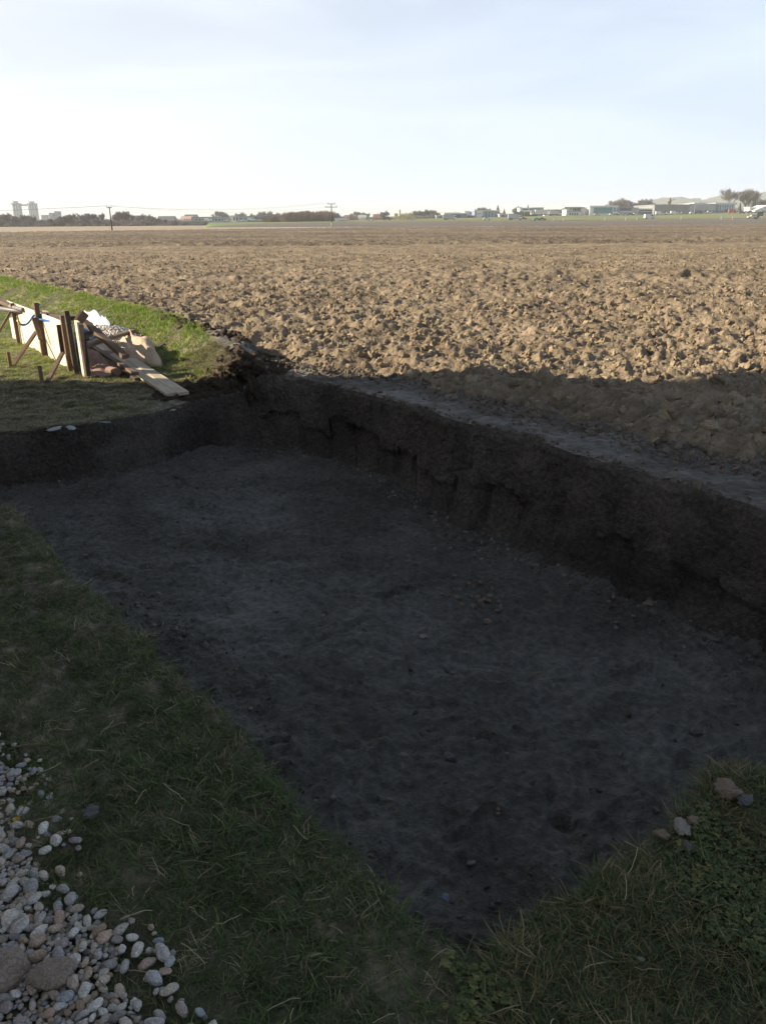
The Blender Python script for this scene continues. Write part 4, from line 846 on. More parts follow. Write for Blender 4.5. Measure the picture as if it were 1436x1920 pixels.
def conifer(seed, h=10.0):
    r = random.Random(seed); V, Q = [], []; TV, TQ = [], []; tube_np(TV, TQ, Vector((0, 0, -.5)), Vector((0, 0, h * .97)), h * .02, .03)
    n = 130
    for k in range(n):
        t = (k / n) ** .8; z = h * (.1 + .88 * t); R = h * .2 * (1 - t) ** .8 * r.uniform(.7, 1.15) + .12; a = k * 2.4 + r.random(); c, s = math.cos(a), math.sin(a); w = R * .42; i = len(V)
        V += [(0, 0, z + R * .25), (c * R * .6 - s * w, s * R * .6 + c * w, z - R * .1), (c * R, s * R, z - R * .35), (c * R * .6 + s * w, s * R * .6 - c * w, z - R * .1)]; Q.append((i, i + 1, i + 2, i + 3))
    return npmesh('trunk', TV, TQ, False), npmesh('crown', V, Q, False)
TR = [bare_tree(11, 10, .5, 4), bare_tree(12, 10, .65, 4), bare_tree(13, 10, .4, 4), bare_tree(14, 10, .8, 4, low=.16), bare_tree(15, 10, .55, 5, 4)]
TC = [conifer(1), conifer(2)]
for t in TR: t[0].materials.append(M_TRUNK); t[1].materials.append(M_TWIG)
for t in TC: t[0].materials.append(M_TRUNK); t[1].materials.append(M_CONIF)
def ground(px, dist): x = (px - CX) / 1549 * dist; return Vector((x, dist, gz(x, dist)))
def mk_tree(px, ytop, dist, v, label, kind='bare', group=None, wide=1.0):
    g = ground(px, dist); top = D(px, ytop, dist).z; h = max(2.0, top - g.z); src = (TR if kind == 'bare' else TC)[v % (5 if kind == 'bare' else 2)]
    nm = 'bare_tree' if kind == 'bare' else 'conifer_tree'; o = empty(nm, g, random.uniform(0, 6.28)); s = h / 10; o.scale = (s * wide, s * wide, s)
    tag(o, label, 'tree', group); link('trunk', src[0], None, o); link('crown', src[1], None, o); return o
T1 = 'leafless tree in the hazy tree line along the left end of the tan field'
L1 = ['leafless tree cut by the left edge of the picture', 'leafless tree second from the left edge, well left of the silos', 'bushy leafless tree just left of the twin silos', 'leafless tree touching the left side of the left silo tower', 'low leafless tree before the foot of the left silo tower', 'leafless tree filling the gap between the two silo towers', 'leafless tree at the left foot of the right silo tower', 'leafless tree before the right silo tower', 'short leafless tree below the small round topped store', 'low leafless tree before the hazy grey mill block', 'low leafless tree just right of the narrow hazy tower', 'leafless tree right beside the low hazy house roof', 'first leafless tree of the dense clump left of the left power pole', 'second leafless tree of the dense clump left of the left power pole', 'middle leafless tree of the dense clump left of the left power pole', 'fourth leafless tree of the dense clump left of the left power pole', 'small leafless tree at the right end of the dense clump left of the pole', 'leafless tree left of the blue roofed hall, right of the left pole', 'round leafless tree right behind the blue roofed hall', 'leafless tree just right of the round tree by the blue roofed hall', 'low leafless tree over the hedge before the dark low roof', 'low leafless tree at the left of the dark low roof', 'low leafless tree before the middle of the dark low roof', 'last low leafless tree of the hedge before the pink roofed house']
for k, (px, y) in enumerate([(4, 404), (14, 400), (24, 397), (31, 401), (41, 406), (54, 402), (62, 405), (73, 403), (84, 410), (96, 408), (122, 405), (131, 402), (148, 398), (157, 399), (166, 400), (175, 399), (186, 408), (262, 403), (272, 399), (281, 401), (292, 405), (303, 408), (318, 409), (333, 411)]):
    mk_tree(px + random.uniform(-1, 1), y, 470 + random.uniform(-12, 12), k, L1[k], group='leafless trees of the left tree line', wide=1.15)
mk_tree(139, 401, 468, 1, 'leafless tree just left of the densest clump in the left tree line')
mk_tree(198, 397, 468, 2, 'slim leafless tree directly left of the nearer leaning power pole', wide=.8)
mk_tree(222, 396, 466, 4, 'tall dark leafless tree first to the right of the left power pole')
mk_tree(236, 395, 468, 0, 'tallest leafless tree right of the left power pole', wide=1.1)
mk_tree(247, 397, 470, 3, 'leafless tree leaning to the right behind the left power pole')
sh_m = []
for k in range(4):
    r = random.Random(300 + k); V, Q = [], []
    for q in range(150):
        a = r.uniform(0, 6.28); b = Vector((r.uniform(-.5, .5), r.uniform(-.5, .5), 0)); d = Vector((math.cos(a) * r.uniform(.1, .7), math.sin(a) * r.uniform(.1, .7), 1)).normalized(); tube_np(V, Q, b, b + d * r.uniform(.5, 1.1), .016, .01)
    sh_m.append(npmesh('shrub', V, Q, False))
def thicket(name, items, mat, label, cat='shrubs', col_=None):
    pts, sc = [], []
    for px0, px1, ytop, dist, n in items:
        for k in range(n):
            px = random.uniform(px0, px1); dd = dist + random.uniform(-10, 10); g = ground(px, dd); h = max(1.2, (D(px, ytop, dd).z - g.z) * random.uniform(.6, 1.05)); pts.append(tuple(g)); w = h * random.uniform(.8, 1.3) + .6; sc.append((w, w, h))
    n = len(pts); return scatter(name, protos(name + '_proto', [m.copy() for m in sh_m], mat), pts, np.stack([np.zeros(n), np.zeros(n), rng.uniform(0, 6.28, n)], -1), sc, label, cat, 4)
thicket('hedgerow', [(-120, 100, 413, 478, 85), (100, 190, 412, 478, 50), (190, 300, 412, 478, 55), (300, 388, 413, 474, 60), (-120, 388, 418, 462, 110)], M_TWIG, 'dense leafless hedgerow under the left tree line')
thicket('copse', [(543, 625, 398, 540, 115), (505, 545, 403, 545, 20), (600, 626, 396, 545, 25)], mat_plain('brown copse twigs', (0.19, 0.13, 0.10), .9, .2, 1), 'brown leafless copse left of the power pole with two crossarms')
thicket('evergreen_shrubs', [(972, 1002, 396, 640, 30), (1050, 1062, 392, 650, 10), (835, 852, 405, 600, 6)], M_SHRUBG, 'dark evergreen shrubs before the white office building on the slope')
thicket('distant_woodland', [(-250, 400, 409, 900, 130), (400, 760, 405, 1000, 130), (760, 1100, 398, 1050, 100), (1150, 1900, 388, 1100, 120)], M_TWIG, 'distant leafless woods behind the roofs along the horizon')
thicket('verge_shrubs', [(792, 862, 411, 610, 20), (880, 920, 409, 610, 12), (700, 740, 408, 620, 25), (650, 700, 405, 720, 30)], mat_plain('reddish verge twigs', (0.20, 0.14, 0.10), .9, .2, 1), 'low reddish brown shrubs along the road in the middle distance')
L2 = ['tall leafless tree behind the right end of the blue grey hall', 'leafless tree between the blue grey hall and the orange topped building', 'leafless tree behind the square orange topped building', 'leafless tree behind the grey block with a light band', 'leafless tree behind the left end of the navy hall', 'leafless tree behind the right half of the navy hall', 'leafless tree behind the upper storey right of the navy hall', 'leafless tree behind the white kiosk', 'leafless tree behind the small orange house', 'leafless tree just right of the cream cottage', 'leafless tree left of the white roofed house among trees', 'leafless tree behind the white roofed house among trees', 'leafless tree just right of the white roofed house', 'leafless tree over the left end of the brown roofed house', 'leafless tree closest on the left of the yellow plant', 'leafless tree over the right end of the brown roofed house', 'leafless tree behind the pink roofed white house', 'leafless tree behind the left end of the long blue grey hall']
for k, (px, y, d) in enumerate([(415, 395, 800), (426, 397, 800), (447, 398, 820), (458, 396, 820), (476, 399, 820), (497, 396, 830), (512, 395, 830), (527, 397, 830), (541, 398, 800), (660, 399, 800), (672, 396, 800), (685, 397, 820), (697, 398, 800), (709, 399, 820), (731, 394, 700), (722, 397, 700), (352, 404, 800), (364, 405, 800)]):
    mk_tree(px, y, d, k, L2[k], group='leafless trees among the distant houses')
L3 = ['second leafless tree right of the yellow plant', 'third leafless tree right of the yellow plant', 'short fourth leafless tree right of the yellow plant', 'highest leafless tree right of the yellow plant', 'leafless tree just right of the highest one by the yellow plant', 'leafless tree nearest to the glazed bay of the depot', 'leafless tree nearest to the yellow plant on its right']
for k, (px, y) in enumerate([(782, 394), (790, 393), (798, 397), (806, 391), (813, 393), (822, 398), (774, 398)]): mk_tree(px, y, 680, k + 1, L3[k], group='leafless trees right of the yellow plant', wide=1.1)
mk_tree(551, 395, 545, 2, 'leafless tree at the left end of the brown copse'); mk_tree(578, 394, 545, 0, 'highest leafless tree in the middle of the brown copse', wide=1.3); mk_tree(612, 394, 548, 4, 'leafless tree at the right end of the brown copse beside the power pole', wide=1.3)
mk_tree(936, 383, 720, 0, 'tall dark conifer behind the red and grey shed', 'con', wide=1.5); mk_tree(948, 390, 730, 1, 'short conifer right of the tall dark conifer behind the red shed', 'con', wide=1.5)
mk_tree(992, 382, 760, 1, 'dark conifer rising above the white office with dark windows', 'con', wide=1.1); mk_tree(1018, 389, 760, 0, 'small conifer beside the grey green hall', 'con')
for k, (px, y) in enumerate([(905, 388), (915, 390), (922, 389), (898, 391)]): mk_tree(px, y, 760, k, 'leafless tree behind the white hall with the blue grey side', group='leafless trees behind the white hall')
mk_tree(974, 386, 760, 1, 'round leafless tree left of the conifer above the white office', wide=1.2)
L4 = ['leafless tree furthest left behind the green glass hall', 'tallest leafless tree behind the right end of the green glass', 'leafless tree behind the left part of the dark glazed wing', 'leafless tree behind the right end of the dark glazed wing', 'leafless tree behind the cream walled pavilion', 'tall leafless tree behind the low glazed pavilion', 'round leafless tree left behind the long grey hall']
for k, (px, y, w) in enumerate([(1158, 375, 1.2), (1167, 370, 1.2), (1178, 374, 1.1), (1188, 375, 1.1), (1199, 374, 1.0), (1208, 372, 1.0), (1221, 378, 1.2)]):
    mk_tree(px, y, 780, k, L4[k], group='leafless trees behind the green glass hall', wide=w)
BT = [bare_tree(21, 10, .42, 5, 4, .2, .02), bare_tree(27, 10, .5, 5, 4, .18, .02)]
for t in BT: t[0].materials.append(M_TRUNK); t[1].materials.append(M_TWIG)
TR_ = TR
for px, y, v, lb in ((1368, 350, 0, 'big bare tree on the left of the tall pair right of the glass front'), (1396, 352, 1, 'big bare tree on the right of the tall pair, crown bent to the right')):
    TR = BT + BT + BT; o = mk_tree(px, y, 660, v, lb, wide=1.25)
TR = TR_
mk_tree(1312, 376, 760, 0, 'small dark conifer rising above the roof of the long grey hall', 'con'); mk_tree(1387, 378, 640, 1, 'dark conifer between the two big bare trees', 'con', wide=1.3); mk_tree(1413, 370, 640, 0, 'dark conifer right of the big bare tree pair', 'con', wide=1.3)
for k, px in enumerate((1423, 1432, 1446)): mk_tree(px, 372 + k, 680, k, 'leafless tree above the white gabled shed at the right edge', group='leafless trees at the right edge')
for k, px in enumerate((1349, 1340)): mk_tree(px, 380, 720, k, 'leafless tree behind the blue glass front of the long grey hall', group='leafless trees behind the blue glass front')
# ------------------------------------------------------------------ poles and wires
M_POLE = mat_plain('pole wood', (0.10, 0.085, 0.075), .9, .15, 2); M_PALE = mat_plain('pale pole foot', (0.42, 0.40, 0.37), .8, .1, 2); M_WIRE = mat_plain('wire', (0.08, 0.08, 0.09), .5, .05, 1)
M_INS = mat_plain('insulator', (0.5, 0.45, 0.42), .4, .1, 1)
def pole(px, ytop, ybase, arms, label, foot=True):
    d = 1.5 * 1655 / (ybase - HORP(px)); g = ground(px, d); h = D(px, ytop, d).z - g.z; o = empty('power_pole', g); tag(o, label, 'power pole')
    MB().tube([(0, 0, -.6), (0, 0, h)], .17, 8, .11).build('mast', M_POLE, o)
    if foot: MB().tube([(.0, 0, -.3), (0, 0, h * .22)], .19, 8, .17).build('foot', M_PALE, o)
    att = []
    for zf_, w in arms:
        MB().box((0, -.18, h * zf_), (w, .12, .14)).build('crossarm', M_POLE, o)
        for s in (-1, 0, 1) if len(arms) == 1 else (-1, 1):
            MB().tube([(s * w * .46, -.18, h * zf_ + .07), (s * w * .46, -.18, h * zf_ + .40)], .07, 6).build('insulator', M_INS, o); att.append(g + Vector((s * w * .46, -.18, h * zf_ + .40)))
    return g, h, att
g1, h1, a1 = pole(213, 388, 432, [(.97, 1.1)], 'nearer power pole leaning left with three upright insulators', False)
g2, h2, a2 = pole(626, 382, 427, [(.99, 2.0), (.86, 3.1)], 'power pole with two crossarms and a pale foot at the field edge')
def wire(a, b, sag, label, grp):
    pts = [a.lerp(b, t / 16) - Vector((0, 0, sag * 4 * (t / 16) * (1 - t / 16))) for t in range(17)]; o = MB().tube([p - a for p in pts], .013, 3).build('power_wire', M_WIRE); o.location = a; tag(o, label, 'wire', grp)
for k in range(3):
    b_ = a2[(0, 1, 3)[k]]; wire(a1[k], b_, 1.2 + .15 * k, 'thin wire strung between the two power poles', 'wires between the poles')
    wire(a1[k], a1[k] + Vector((-130, 25, 0.0)), 1.2, 'thin wire running from the left power pole out of the picture', 'wires left of the poles')
    wire(b_, b_ + Vector((150, 60, 1.0)), 1.2, 'thin wire running right from the pole with two crossarms', 'wires right of the poles') if False else None
# ------------------------------------------------------------------ buildings
def mc(name, c, r=.6, v=.06): return mat_plain(name, c, r, v, .3)
K = dict(white=mc('white cladding', (.74, .74, .73)), cream=mc('cream render', (.62, .55, .43)), lgrey=mc('light grey cladding', (.42, .43, .44)), grey=mc('grey cladding', (.27, .27, .27)), dgrey=mc('dark grey metal', (.10, .11, .12)),
         blue=mc('blue cladding', (.13, .25, .42)), bgrey=mc('blue grey cladding', (.26, .34, .42)), green=mc('green glazing', (.10, .26, .26), .25), glass=mc('dark glazing', (.05, .07, .09), .15), bglass=mc('blue glazing', (.16, .28, .40), .2),
         orange=mc('orange render', (.60, .28, .12)), pink=mc('pale pink roof', (.55, .38, .32)), red=mc('red paint', (.45, .07, .05)), yellow=mc('yellow paint', (.72, .50, .06)), gg=mc('grey green cladding', (.30, .38, .36)),
         tile=mc('brown tile', (.22, .12, .09), .8, .2), navy=mc('navy cladding', (.06, .09, .16)), concrete=mc('silo concrete', (.42, .44, .46), .9), teal=mc('teal paint', (.10, .34, .34)), rubber=mc('rubber', (.03, .03, .03)), silver=mc('silver paint', (.5, .51, .53), .35), brown=mc('brown paint', (.2, .13, .09)), roofw=mc('pale roof', (.66, .65, .62)))
def bld(label, x0, x1, yt, dist, wall='white', roof='roofw', depth=14, eave=.3, th=.5, feats=(), gable=0, cat='building', name='building', ybase=None, yt1=None, ring=True):
    cx = (x0 + x1) / 2; g = ground(cx, dist); zt = D(cx, yt, dist).z - g.z; w = (x1 - x0) * dist / 1549; o = empty(name, g); tag(o, label, cat)
    H_ = max(1.5, zt - (abs(gable) if gable else th)); b0 = -1.2 if ybase is None else D(cx, ybase, dist).z - g.z
    MB().box((0, depth / 2, (H_ + b0) / 2), (w, depth, H_ - b0)).build('wall', K[wall], o)
    if gable > 0:
        e = .4; MB().prism([(-w / 2 - e, -e, H_), (w / 2 + e, -e, H_), (w / 2 + e, depth + e, H_), (-w / 2 - e, depth + e, H_)], [(-w / 2 - e, depth / 2 - .1, H_ + gable), (w / 2 + e, depth / 2 - .1, H_ + gable), (w / 2 + e, depth / 2 + .1, H_ + gable), (-w / 2 - e, depth / 2 + .1, H_ + gable)]).build('roof', K[roof], o)
    elif gable < 0:
        e = .4; MB().prism([(-w / 2 - e, -e, H_ - .1), (w / 2 + e, -e, H_ - .1), (w / 2 + e, depth + e, H_ - .1), (-w / 2 - e, depth + e, H_ - .1)], [(-.1, -e, H_ - gable), (.1, -e, H_ - gable), (.1, depth + e, H_ - gable), (-.1, depth + e, H_ - gable)]).build('roof', K[roof], o)
    else: MB().box((0, depth / 2, H_ + th / 2), (w + 2 * eave, depth + 2 * eave, th)).build('roof', K[roof], o)
    for nm, fx0, fy0, fx1, fy1, mt in feats:
        a = D(fx0, fy1, dist) - g; b = D(fx1, fy0, dist) - g; fr = MB().box(((a.x + b.x) / 2, -.06, (a.z + b.z) / 2), (b.x - a.x, .16, b.z - a.z)).build(nm, K[mt], o)
        if nm == 'window' and ring and (fx1 - fx0) > 2.5:
            n = max(1, int((fx1 - fx0) / 3)); mb = MB()
            for q in range(n + 1): mb.box((a.x + (b.x - a.x) * q / n, -.16, (a.z + b.z) / 2), (.14, .08, b.z - a.z))
            mb.box(((a.x + b.x) / 2, -.16, b.z), (b.x - a.x, .08, .14)).build('mullion', K['lgrey'], fr)
    return o
def wins(x0, x1, n, y0, y1, fill=.5, mt='glass', nm='window'):
    s = (x1 - x0) / n; return [(nm, x0 + s * (k + .5 - fill / 2), y0, x0 + s * (k + .5 + fill / 2), y1, mt) for k in range(n)]
# twin silo towers
def silo():
    d = 1500; g = ground(55, d); o = empty('grain_silo', g); tag(o, 'twin hazy silo towers joined by a bridge on the left horizon', 'silo towers')
    s = d / 1549
    for cx_, yt, cap in ((40, 382.5, 377.5), (70, 382.5, 378)):
        x = (cx_ - 55) * s; h = D(cx_, yt, d).z - g.z; hc_ = D(cx_, cap, d).z - g.z
        for k in range(3):
            for j in range(2): MB().tube([(x + (k - 1) * 4.7, j * 5, -2), (x + (k - 1) * 4.7, j * 5, h)], 2.6, 14).build('silo_cell', K['concrete'], o)
        MB().box((x, 2.5, h + .6), (15.4, 11, 1.2)).build('deck', K['concrete'], o); MB().box((x - .5, 2.5, (h + hc_) / 2 + .5), (6.5, 6, hc_ - h)).build('head_house', K['lgrey'], o)
        MB().tube([(x - 6, 2, h), (x - 6, 2, hc_ + 4)], .3, 4).build('mast', K['grey'], o)
    h = D(55, 384.5, d).z - g.z; MB().box((0, 2.5, h), (15.5, 3, 2.6)).build('bridge', K['grey'], o)
silo()
bld('small pale round topped store right of the twin silos', 84, 95, 403, 1100, 'lgrey', 'roofw', 20, name='store', feats=[('door', 92, 404, 94, 411, 'white')])
bld('hazy grey block of a mill right of the silos', 99, 108, 399, 1200, 'bgrey', 'grey', 18, feats=wins(99, 108, 3, 402, 404))
bld('narrow hazy tower standing right of the grey mill block', 109.5, 116, 396, 1200, 'bgrey', 'grey', 12, feats=wins(109.5, 116, 2, 399, 401), name='tower')
bld('low hazy house roof between the mill and the dense clump', 118, 130, 406, 900, 'lgrey', 'bgrey', 12, gable=3, name='house')
bld('blue roofed hall seen under the trees right of the left pole', 250, 266, 404, 800, 'lgrey', 'blue', 16, name='hall', feats=wins(250, 266, 4, 407, 409))
bld('pink roofed white house beside the hedge end', 343, 363, 405, 640, 'white', 'pink', 12, gable=2.5, name='house', feats=wins(345, 362, 4, 410, 412, .4))
bld('long low blue grey hall with a row of bays', 364, 422, 406.5, 640, 'bgrey', 'blue', 22, name='hall', feats=wins(366, 421, 9, 410, 414, .6))
bld('dark roofed house behind the long blue grey hall', 350, 372, 402, 760, 'cream', 'dgrey', 12, gable=3, name='house')
bld('dark low roof between bare trees behind the blue grey hall', 300, 330, 405, 800, 'lgrey', 'dgrey', 14, gable=3, name='house')
bld('pale square building with orange top beside the blue hall', 437, 447, 404, 620, 'white', 'orange', 12, feats=wins(437, 447, 2, 407, 413, .5, 'glass'))
bld('grey block with light band right of the orange topped building', 447, 469, 406, 620, 'lgrey', 'bgrey', 16, feats=[('window', 449, 408, 455, 412, 'glass'), ('window', 458, 408, 467, 412, 'bglass')])
bld('long navy hall with flat roof', 468, 511, 405, 620, 'navy', 'grey', 24, name='hall', feats=[('door', 474, 410, 478, 414, 'white')] + wins(482, 510, 6, 407, 409, .6, 'dgrey'))
bld('grey blue upper storey behind the navy hall', 499, 521, 401.5, 660, 'bgrey', 'dgrey', 14, feats=wins(500, 520, 5, 403, 405))
bld('small orange house left of the brown copse', 534, 543, 402, 600, 'orange', 'tile', 10, gable=2, name='house', feats=wins(534, 543, 2, 406, 408, .4))
bld('white kiosk between the navy hall and the orange house', 521, 527, 407, 600, 'white', 'lgrey', 6, name='kiosk', feats=[('window', 522, 409, 526, 411, 'glass')])
bld('pale blue gabled house right of the pole with two crossarms', 628, 645, 401, 640, 'bgrey', 'blue', 12, gable=-4, name='house', feats=wins(630, 643, 3, 407, 410, .4))
bld('cream cottage right of the pale blue gabled house', 650, 658, 403, 660, 'cream', 'tile', 10, gable=2, name='house', feats=wins(650, 658, 2, 407, 409, .4))
bld('long white greenhouse low beside the road', 632, 653, 411.5, 500, 'white', 'roofw', 7, name='greenhouse', feats=wins(633, 652, 7, 412.4, 414, .7, 'lgrey'))
bld('white roofed house among bare trees left of the yellow plant', 676, 690, 403, 700, 'white', 'lgrey', 12, gable=2.5, name='house', feats=wins(677, 689, 3, 407, 409, .4))
bld('brown roofed house just left of the yellow plant', 704, 726, 404, 700, 'cream', 'tile', 12, gable=3, name='house', feats=wins(705, 725, 4, 408, 410, .4))
# yellow plant
def plant():
    d = 560; cx_ = 757; g = ground(cx_, d); o = empty('mixing_plant', g); tag(o, 'yellow mixing plant with an upright column and slanting beams', 'industrial plant'); s = d / 1549
    q = lambda px, py: D(px, py, d) - g
    def bx(nm, x0, y0, x1, y1, m_, dep=3): a = q(x0, y1); b = q(x1, y0); MB().box(((a.x + b.x) / 2, 0, (a.z + b.z) / 2), (b.x - a.x, dep, b.z - a.z)).build(nm, K[m_], o)
    bx('column', 748.5, 393, 751, 414, 'yellow', 1.2); bx('hopper', 739.5, 400, 746, 406, 'yellow'); bx('beam', 751, 402.5, 770, 405, 'yellow', 1.6); bx('beam', 746, 406, 781, 407.2, 'yellow', 1.2); bx('cabin', 763, 409, 768, 414, 'cream')
    bx('head_box', 768, 399.5, 771.5, 405, 'yellow'); bx('tank', 753, 408, 760, 412, 'yellow'); bx('container', 771, 408, 782, 413, 'lgrey')
    for px in (741, 745, 757, 762, 770, 780): bx('leg', px - .35, 405, px + .35, 414.5, 'yellow', .5)
    bx('mast', 782, 403, 782.8, 414, 'grey', .4); bx('mast', 738, 404, 738.5, 414.5, 'grey', .4)
plant()
bld('flat roofed depot with a wide pale canopy', 842, 876, 399, 600, 'bgrey', 'roofw', 24, 2.6, 1.0, name='depot', feats=[('door', 843, 401.5, 850, 409, 'lgrey'), ('door', 853, 401.5, 862, 409, 'blue'), ('door', 864, 401, 875, 408, 'bgrey')])
bld('low glazed bay under the canopy left of the depot', 822, 841, 405, 604, 'bgrey', 'roofw', 12, name='bay', feats=wins(823, 840, 6, 406.5, 409, .7))
bld('white gabled end of the hall beside the depot', 874, 893, 395.5, 620, 'white', 'roofw', 30, name='hall', feats=[('door', 884, 402, 888, 407, 'lgrey'), ('window', 877, 399, 883, 400.5, 'glass'), ('door', 877, 404, 882, 407.5, 'dgrey')])
bld('blue grey hall front with white corner and upright dark bays', 893, 939, 394, 600, 'bgrey', 'roofw', 30, .5, .6, name='hall', feats=[('panel', 893, 395.5, 905, 408, 'white'), ('sign', 896, 400, 902, 401.2, 'blue')] + wins(908, 938, 5, 397, 407, .35, 'dgrey', 'door'))
bld('low shed with a red left end and grey side', 940, 963, 401, 590, 'lgrey', 'roofw', 12, name='shed', feats=[('panel', 940, 401.5, 945, 407, 'red'), ('panel', 946, 402, 962, 403, 'red'), ('door', 948, 403.5, 961, 407, 'grey')])
bld('white office with a dark strip of windows on top of the slope', 977, 998, 389.5, 700, 'white', 'white', 14, name='office', feats=[('window', 979, 391, 990, 394, 'glass'), ('window', 992, 391, 996, 394, 'glass')])
bld('grey green hall joined to the white office', 998, 1021, 389, 705, 'gg', 'bgrey', 30, name='hall', feats=wins(1001, 1020, 4, 393, 396, .3))
bld('dark hall with a low arched roof', 1033, 1053, 392.5, 690, 'grey', 'dgrey', 16, gable=2, name='hall', feats=wins(1035, 1052, 4, 396, 400, .6, 'lgrey', 'door'))
bld('pale house roof behind the parked white van', 1024, 1036, 397, 690, 'white', 'lgrey', 12, gable=2, name='house', feats=wins(1025, 1035, 3, 400, 401.5, .4))
bld('white two storey villa with a wide flat grey roof', 1064, 1091, 388, 600, 'white', 'lgrey', 14, 2.0, .9, name='villa', feats=[('window', 1067, 390.5, 1071, 395, 'lgrey'), ('window', 1073, 390, 1088, 395.5, 'glass'), ('balcony', 1062, 396.4, 1090, 397.6, 'dgrey')] + wins(1066, 1084, 4, 399, 403.5, .6))
bld('white annex with slit windows beside the villa', 1091, 1107, 388, 604, 'white', 'white', 12, .1, .4, name='annex', feats=wins(1094, 1106, 3, 390.5, 393.5, .25) + wins(1094, 1106, 3, 396, 399, .25) + [('door', 1098, 400, 1106, 403, 'grey')])
bld('white framed hall with a wide green glass front', 1107.5, 1160, 385.5, 596, 'white', 'white', 22, .4, .8, name='glass_hall', feats=[('window', 1112, 389, 1148, 400, 'green'), ('window', 1149.5, 389, 1159, 397, 'bglass')])
bld('dark glazed wing right of the green glass front', 1160, 1187, 388, 600, 'lgrey', 'bgrey', 22, .6, .8, name='wing', feats=[('window', 1161, 389.5, 1183, 395, 'glass'), ('panel', 1161, 396, 1186, 398, 'white')])
bld('low white pavilion with a stone wall between the halls', 1187, 1198, 389, 604, 'cream', 'roofw', 16, name='pavilion', feats=[('panel', 1188, 391, 1198, 398, 'cream')])
bld('low glazed pavilion with stacked pale roofs', 1198, 1227, 391, 606, 'bglass', 'roofw', 16, 1.2, .8, name='pavilion', feats=[('window', 1200, 393, 1226, 395, 'glass'), ('panel', 1200, 396, 1227, 397, 'white'), ('window', 1202, 398, 1226, 400, 'glass')])
def long_hall():
    f = [('panel', 1229 + k * 8, 384.6, 1229 + k * 8 + 7.6, 394, 'grey') for k in range(8)] + wins(1230, 1272, 6, 396.5, 400, .5, 'dgrey', 'dock_door') + [('sign', 1256, 387.3, 1264, 388.3, 'red')]
    bld('long grey hall, left darker half with loading docks', 1228, 1293, 383.2, 600, 'grey', 'grey', 50, .2, .5, name='hall', feats=f)
    f = [('panel', 1294 + k * 7.8, 383, 1294 + k * 7.8 + 7.5, 391.5, 'lgrey') for k in range(6)] + wins(1296, 1340, 6, 394.5, 398.5, .5, 'dgrey', 'dock_door')
    bld('long grey hall, right paler half under a white roof edge', 1293.2, 1342, 381.5, 600, 'lgrey', 'roofw', 50, .3, .6, name='hall', feats=f)
    bld('blue glass front with white fins at the right end of the grey hall', 1342.5, 1377, 380.2, 604, 'bglass', 'roofw', 30, 1.0, 1.2, name='showroom', feats=wins(1345, 1377, 7, 383, 396, .14, 'white', 'fin') + [('sign', 1351, 389, 1355, 393, 'white'), ('door', 1358, 393, 1368, 397, 'dgrey')])
    bld('white raised roof strip behind the paler half of the grey hall', 1301, 1346, 380, 640, 'white', 'white', 10, .2, .4, name='roof_storey')
long_hall()
bld('white shed with a low gable roof at the right edge', 1416, 1460, 385, 560, 'white', 'white', 16, gable=-3.4, name='shed', feats=[('window', 1426, 390, 1434, 394, 'glass')])
bld('low white carport left of the gabled shed', 1405, 1416, 388, 566, 'white', 'white', 8, name='carport', feats=[('door', 1407, 391, 1415, 395, 'dgrey')])
def crane():
    g = ground(1252, 700); o = empty('crane', g); tag(o, 'brown crane head with pale jib above the long grey hall', 'crane'); q = lambda px, py: D(px, py, 700) - g
    a = q(1252, 384); b = q(1256, 371.5); MB().bar(q(1253, 400), b, 1.3, 1.3).build('tower', K['brown'], o); MB().bar(q(1254, 377), q(1266, 373.5), .5, .6).build('jib', K['lgrey'], o); MB().box(tuple(q(1254, 379.5)), (2.6, 2, 2)).build('cab', K['brown'], o)
crane()
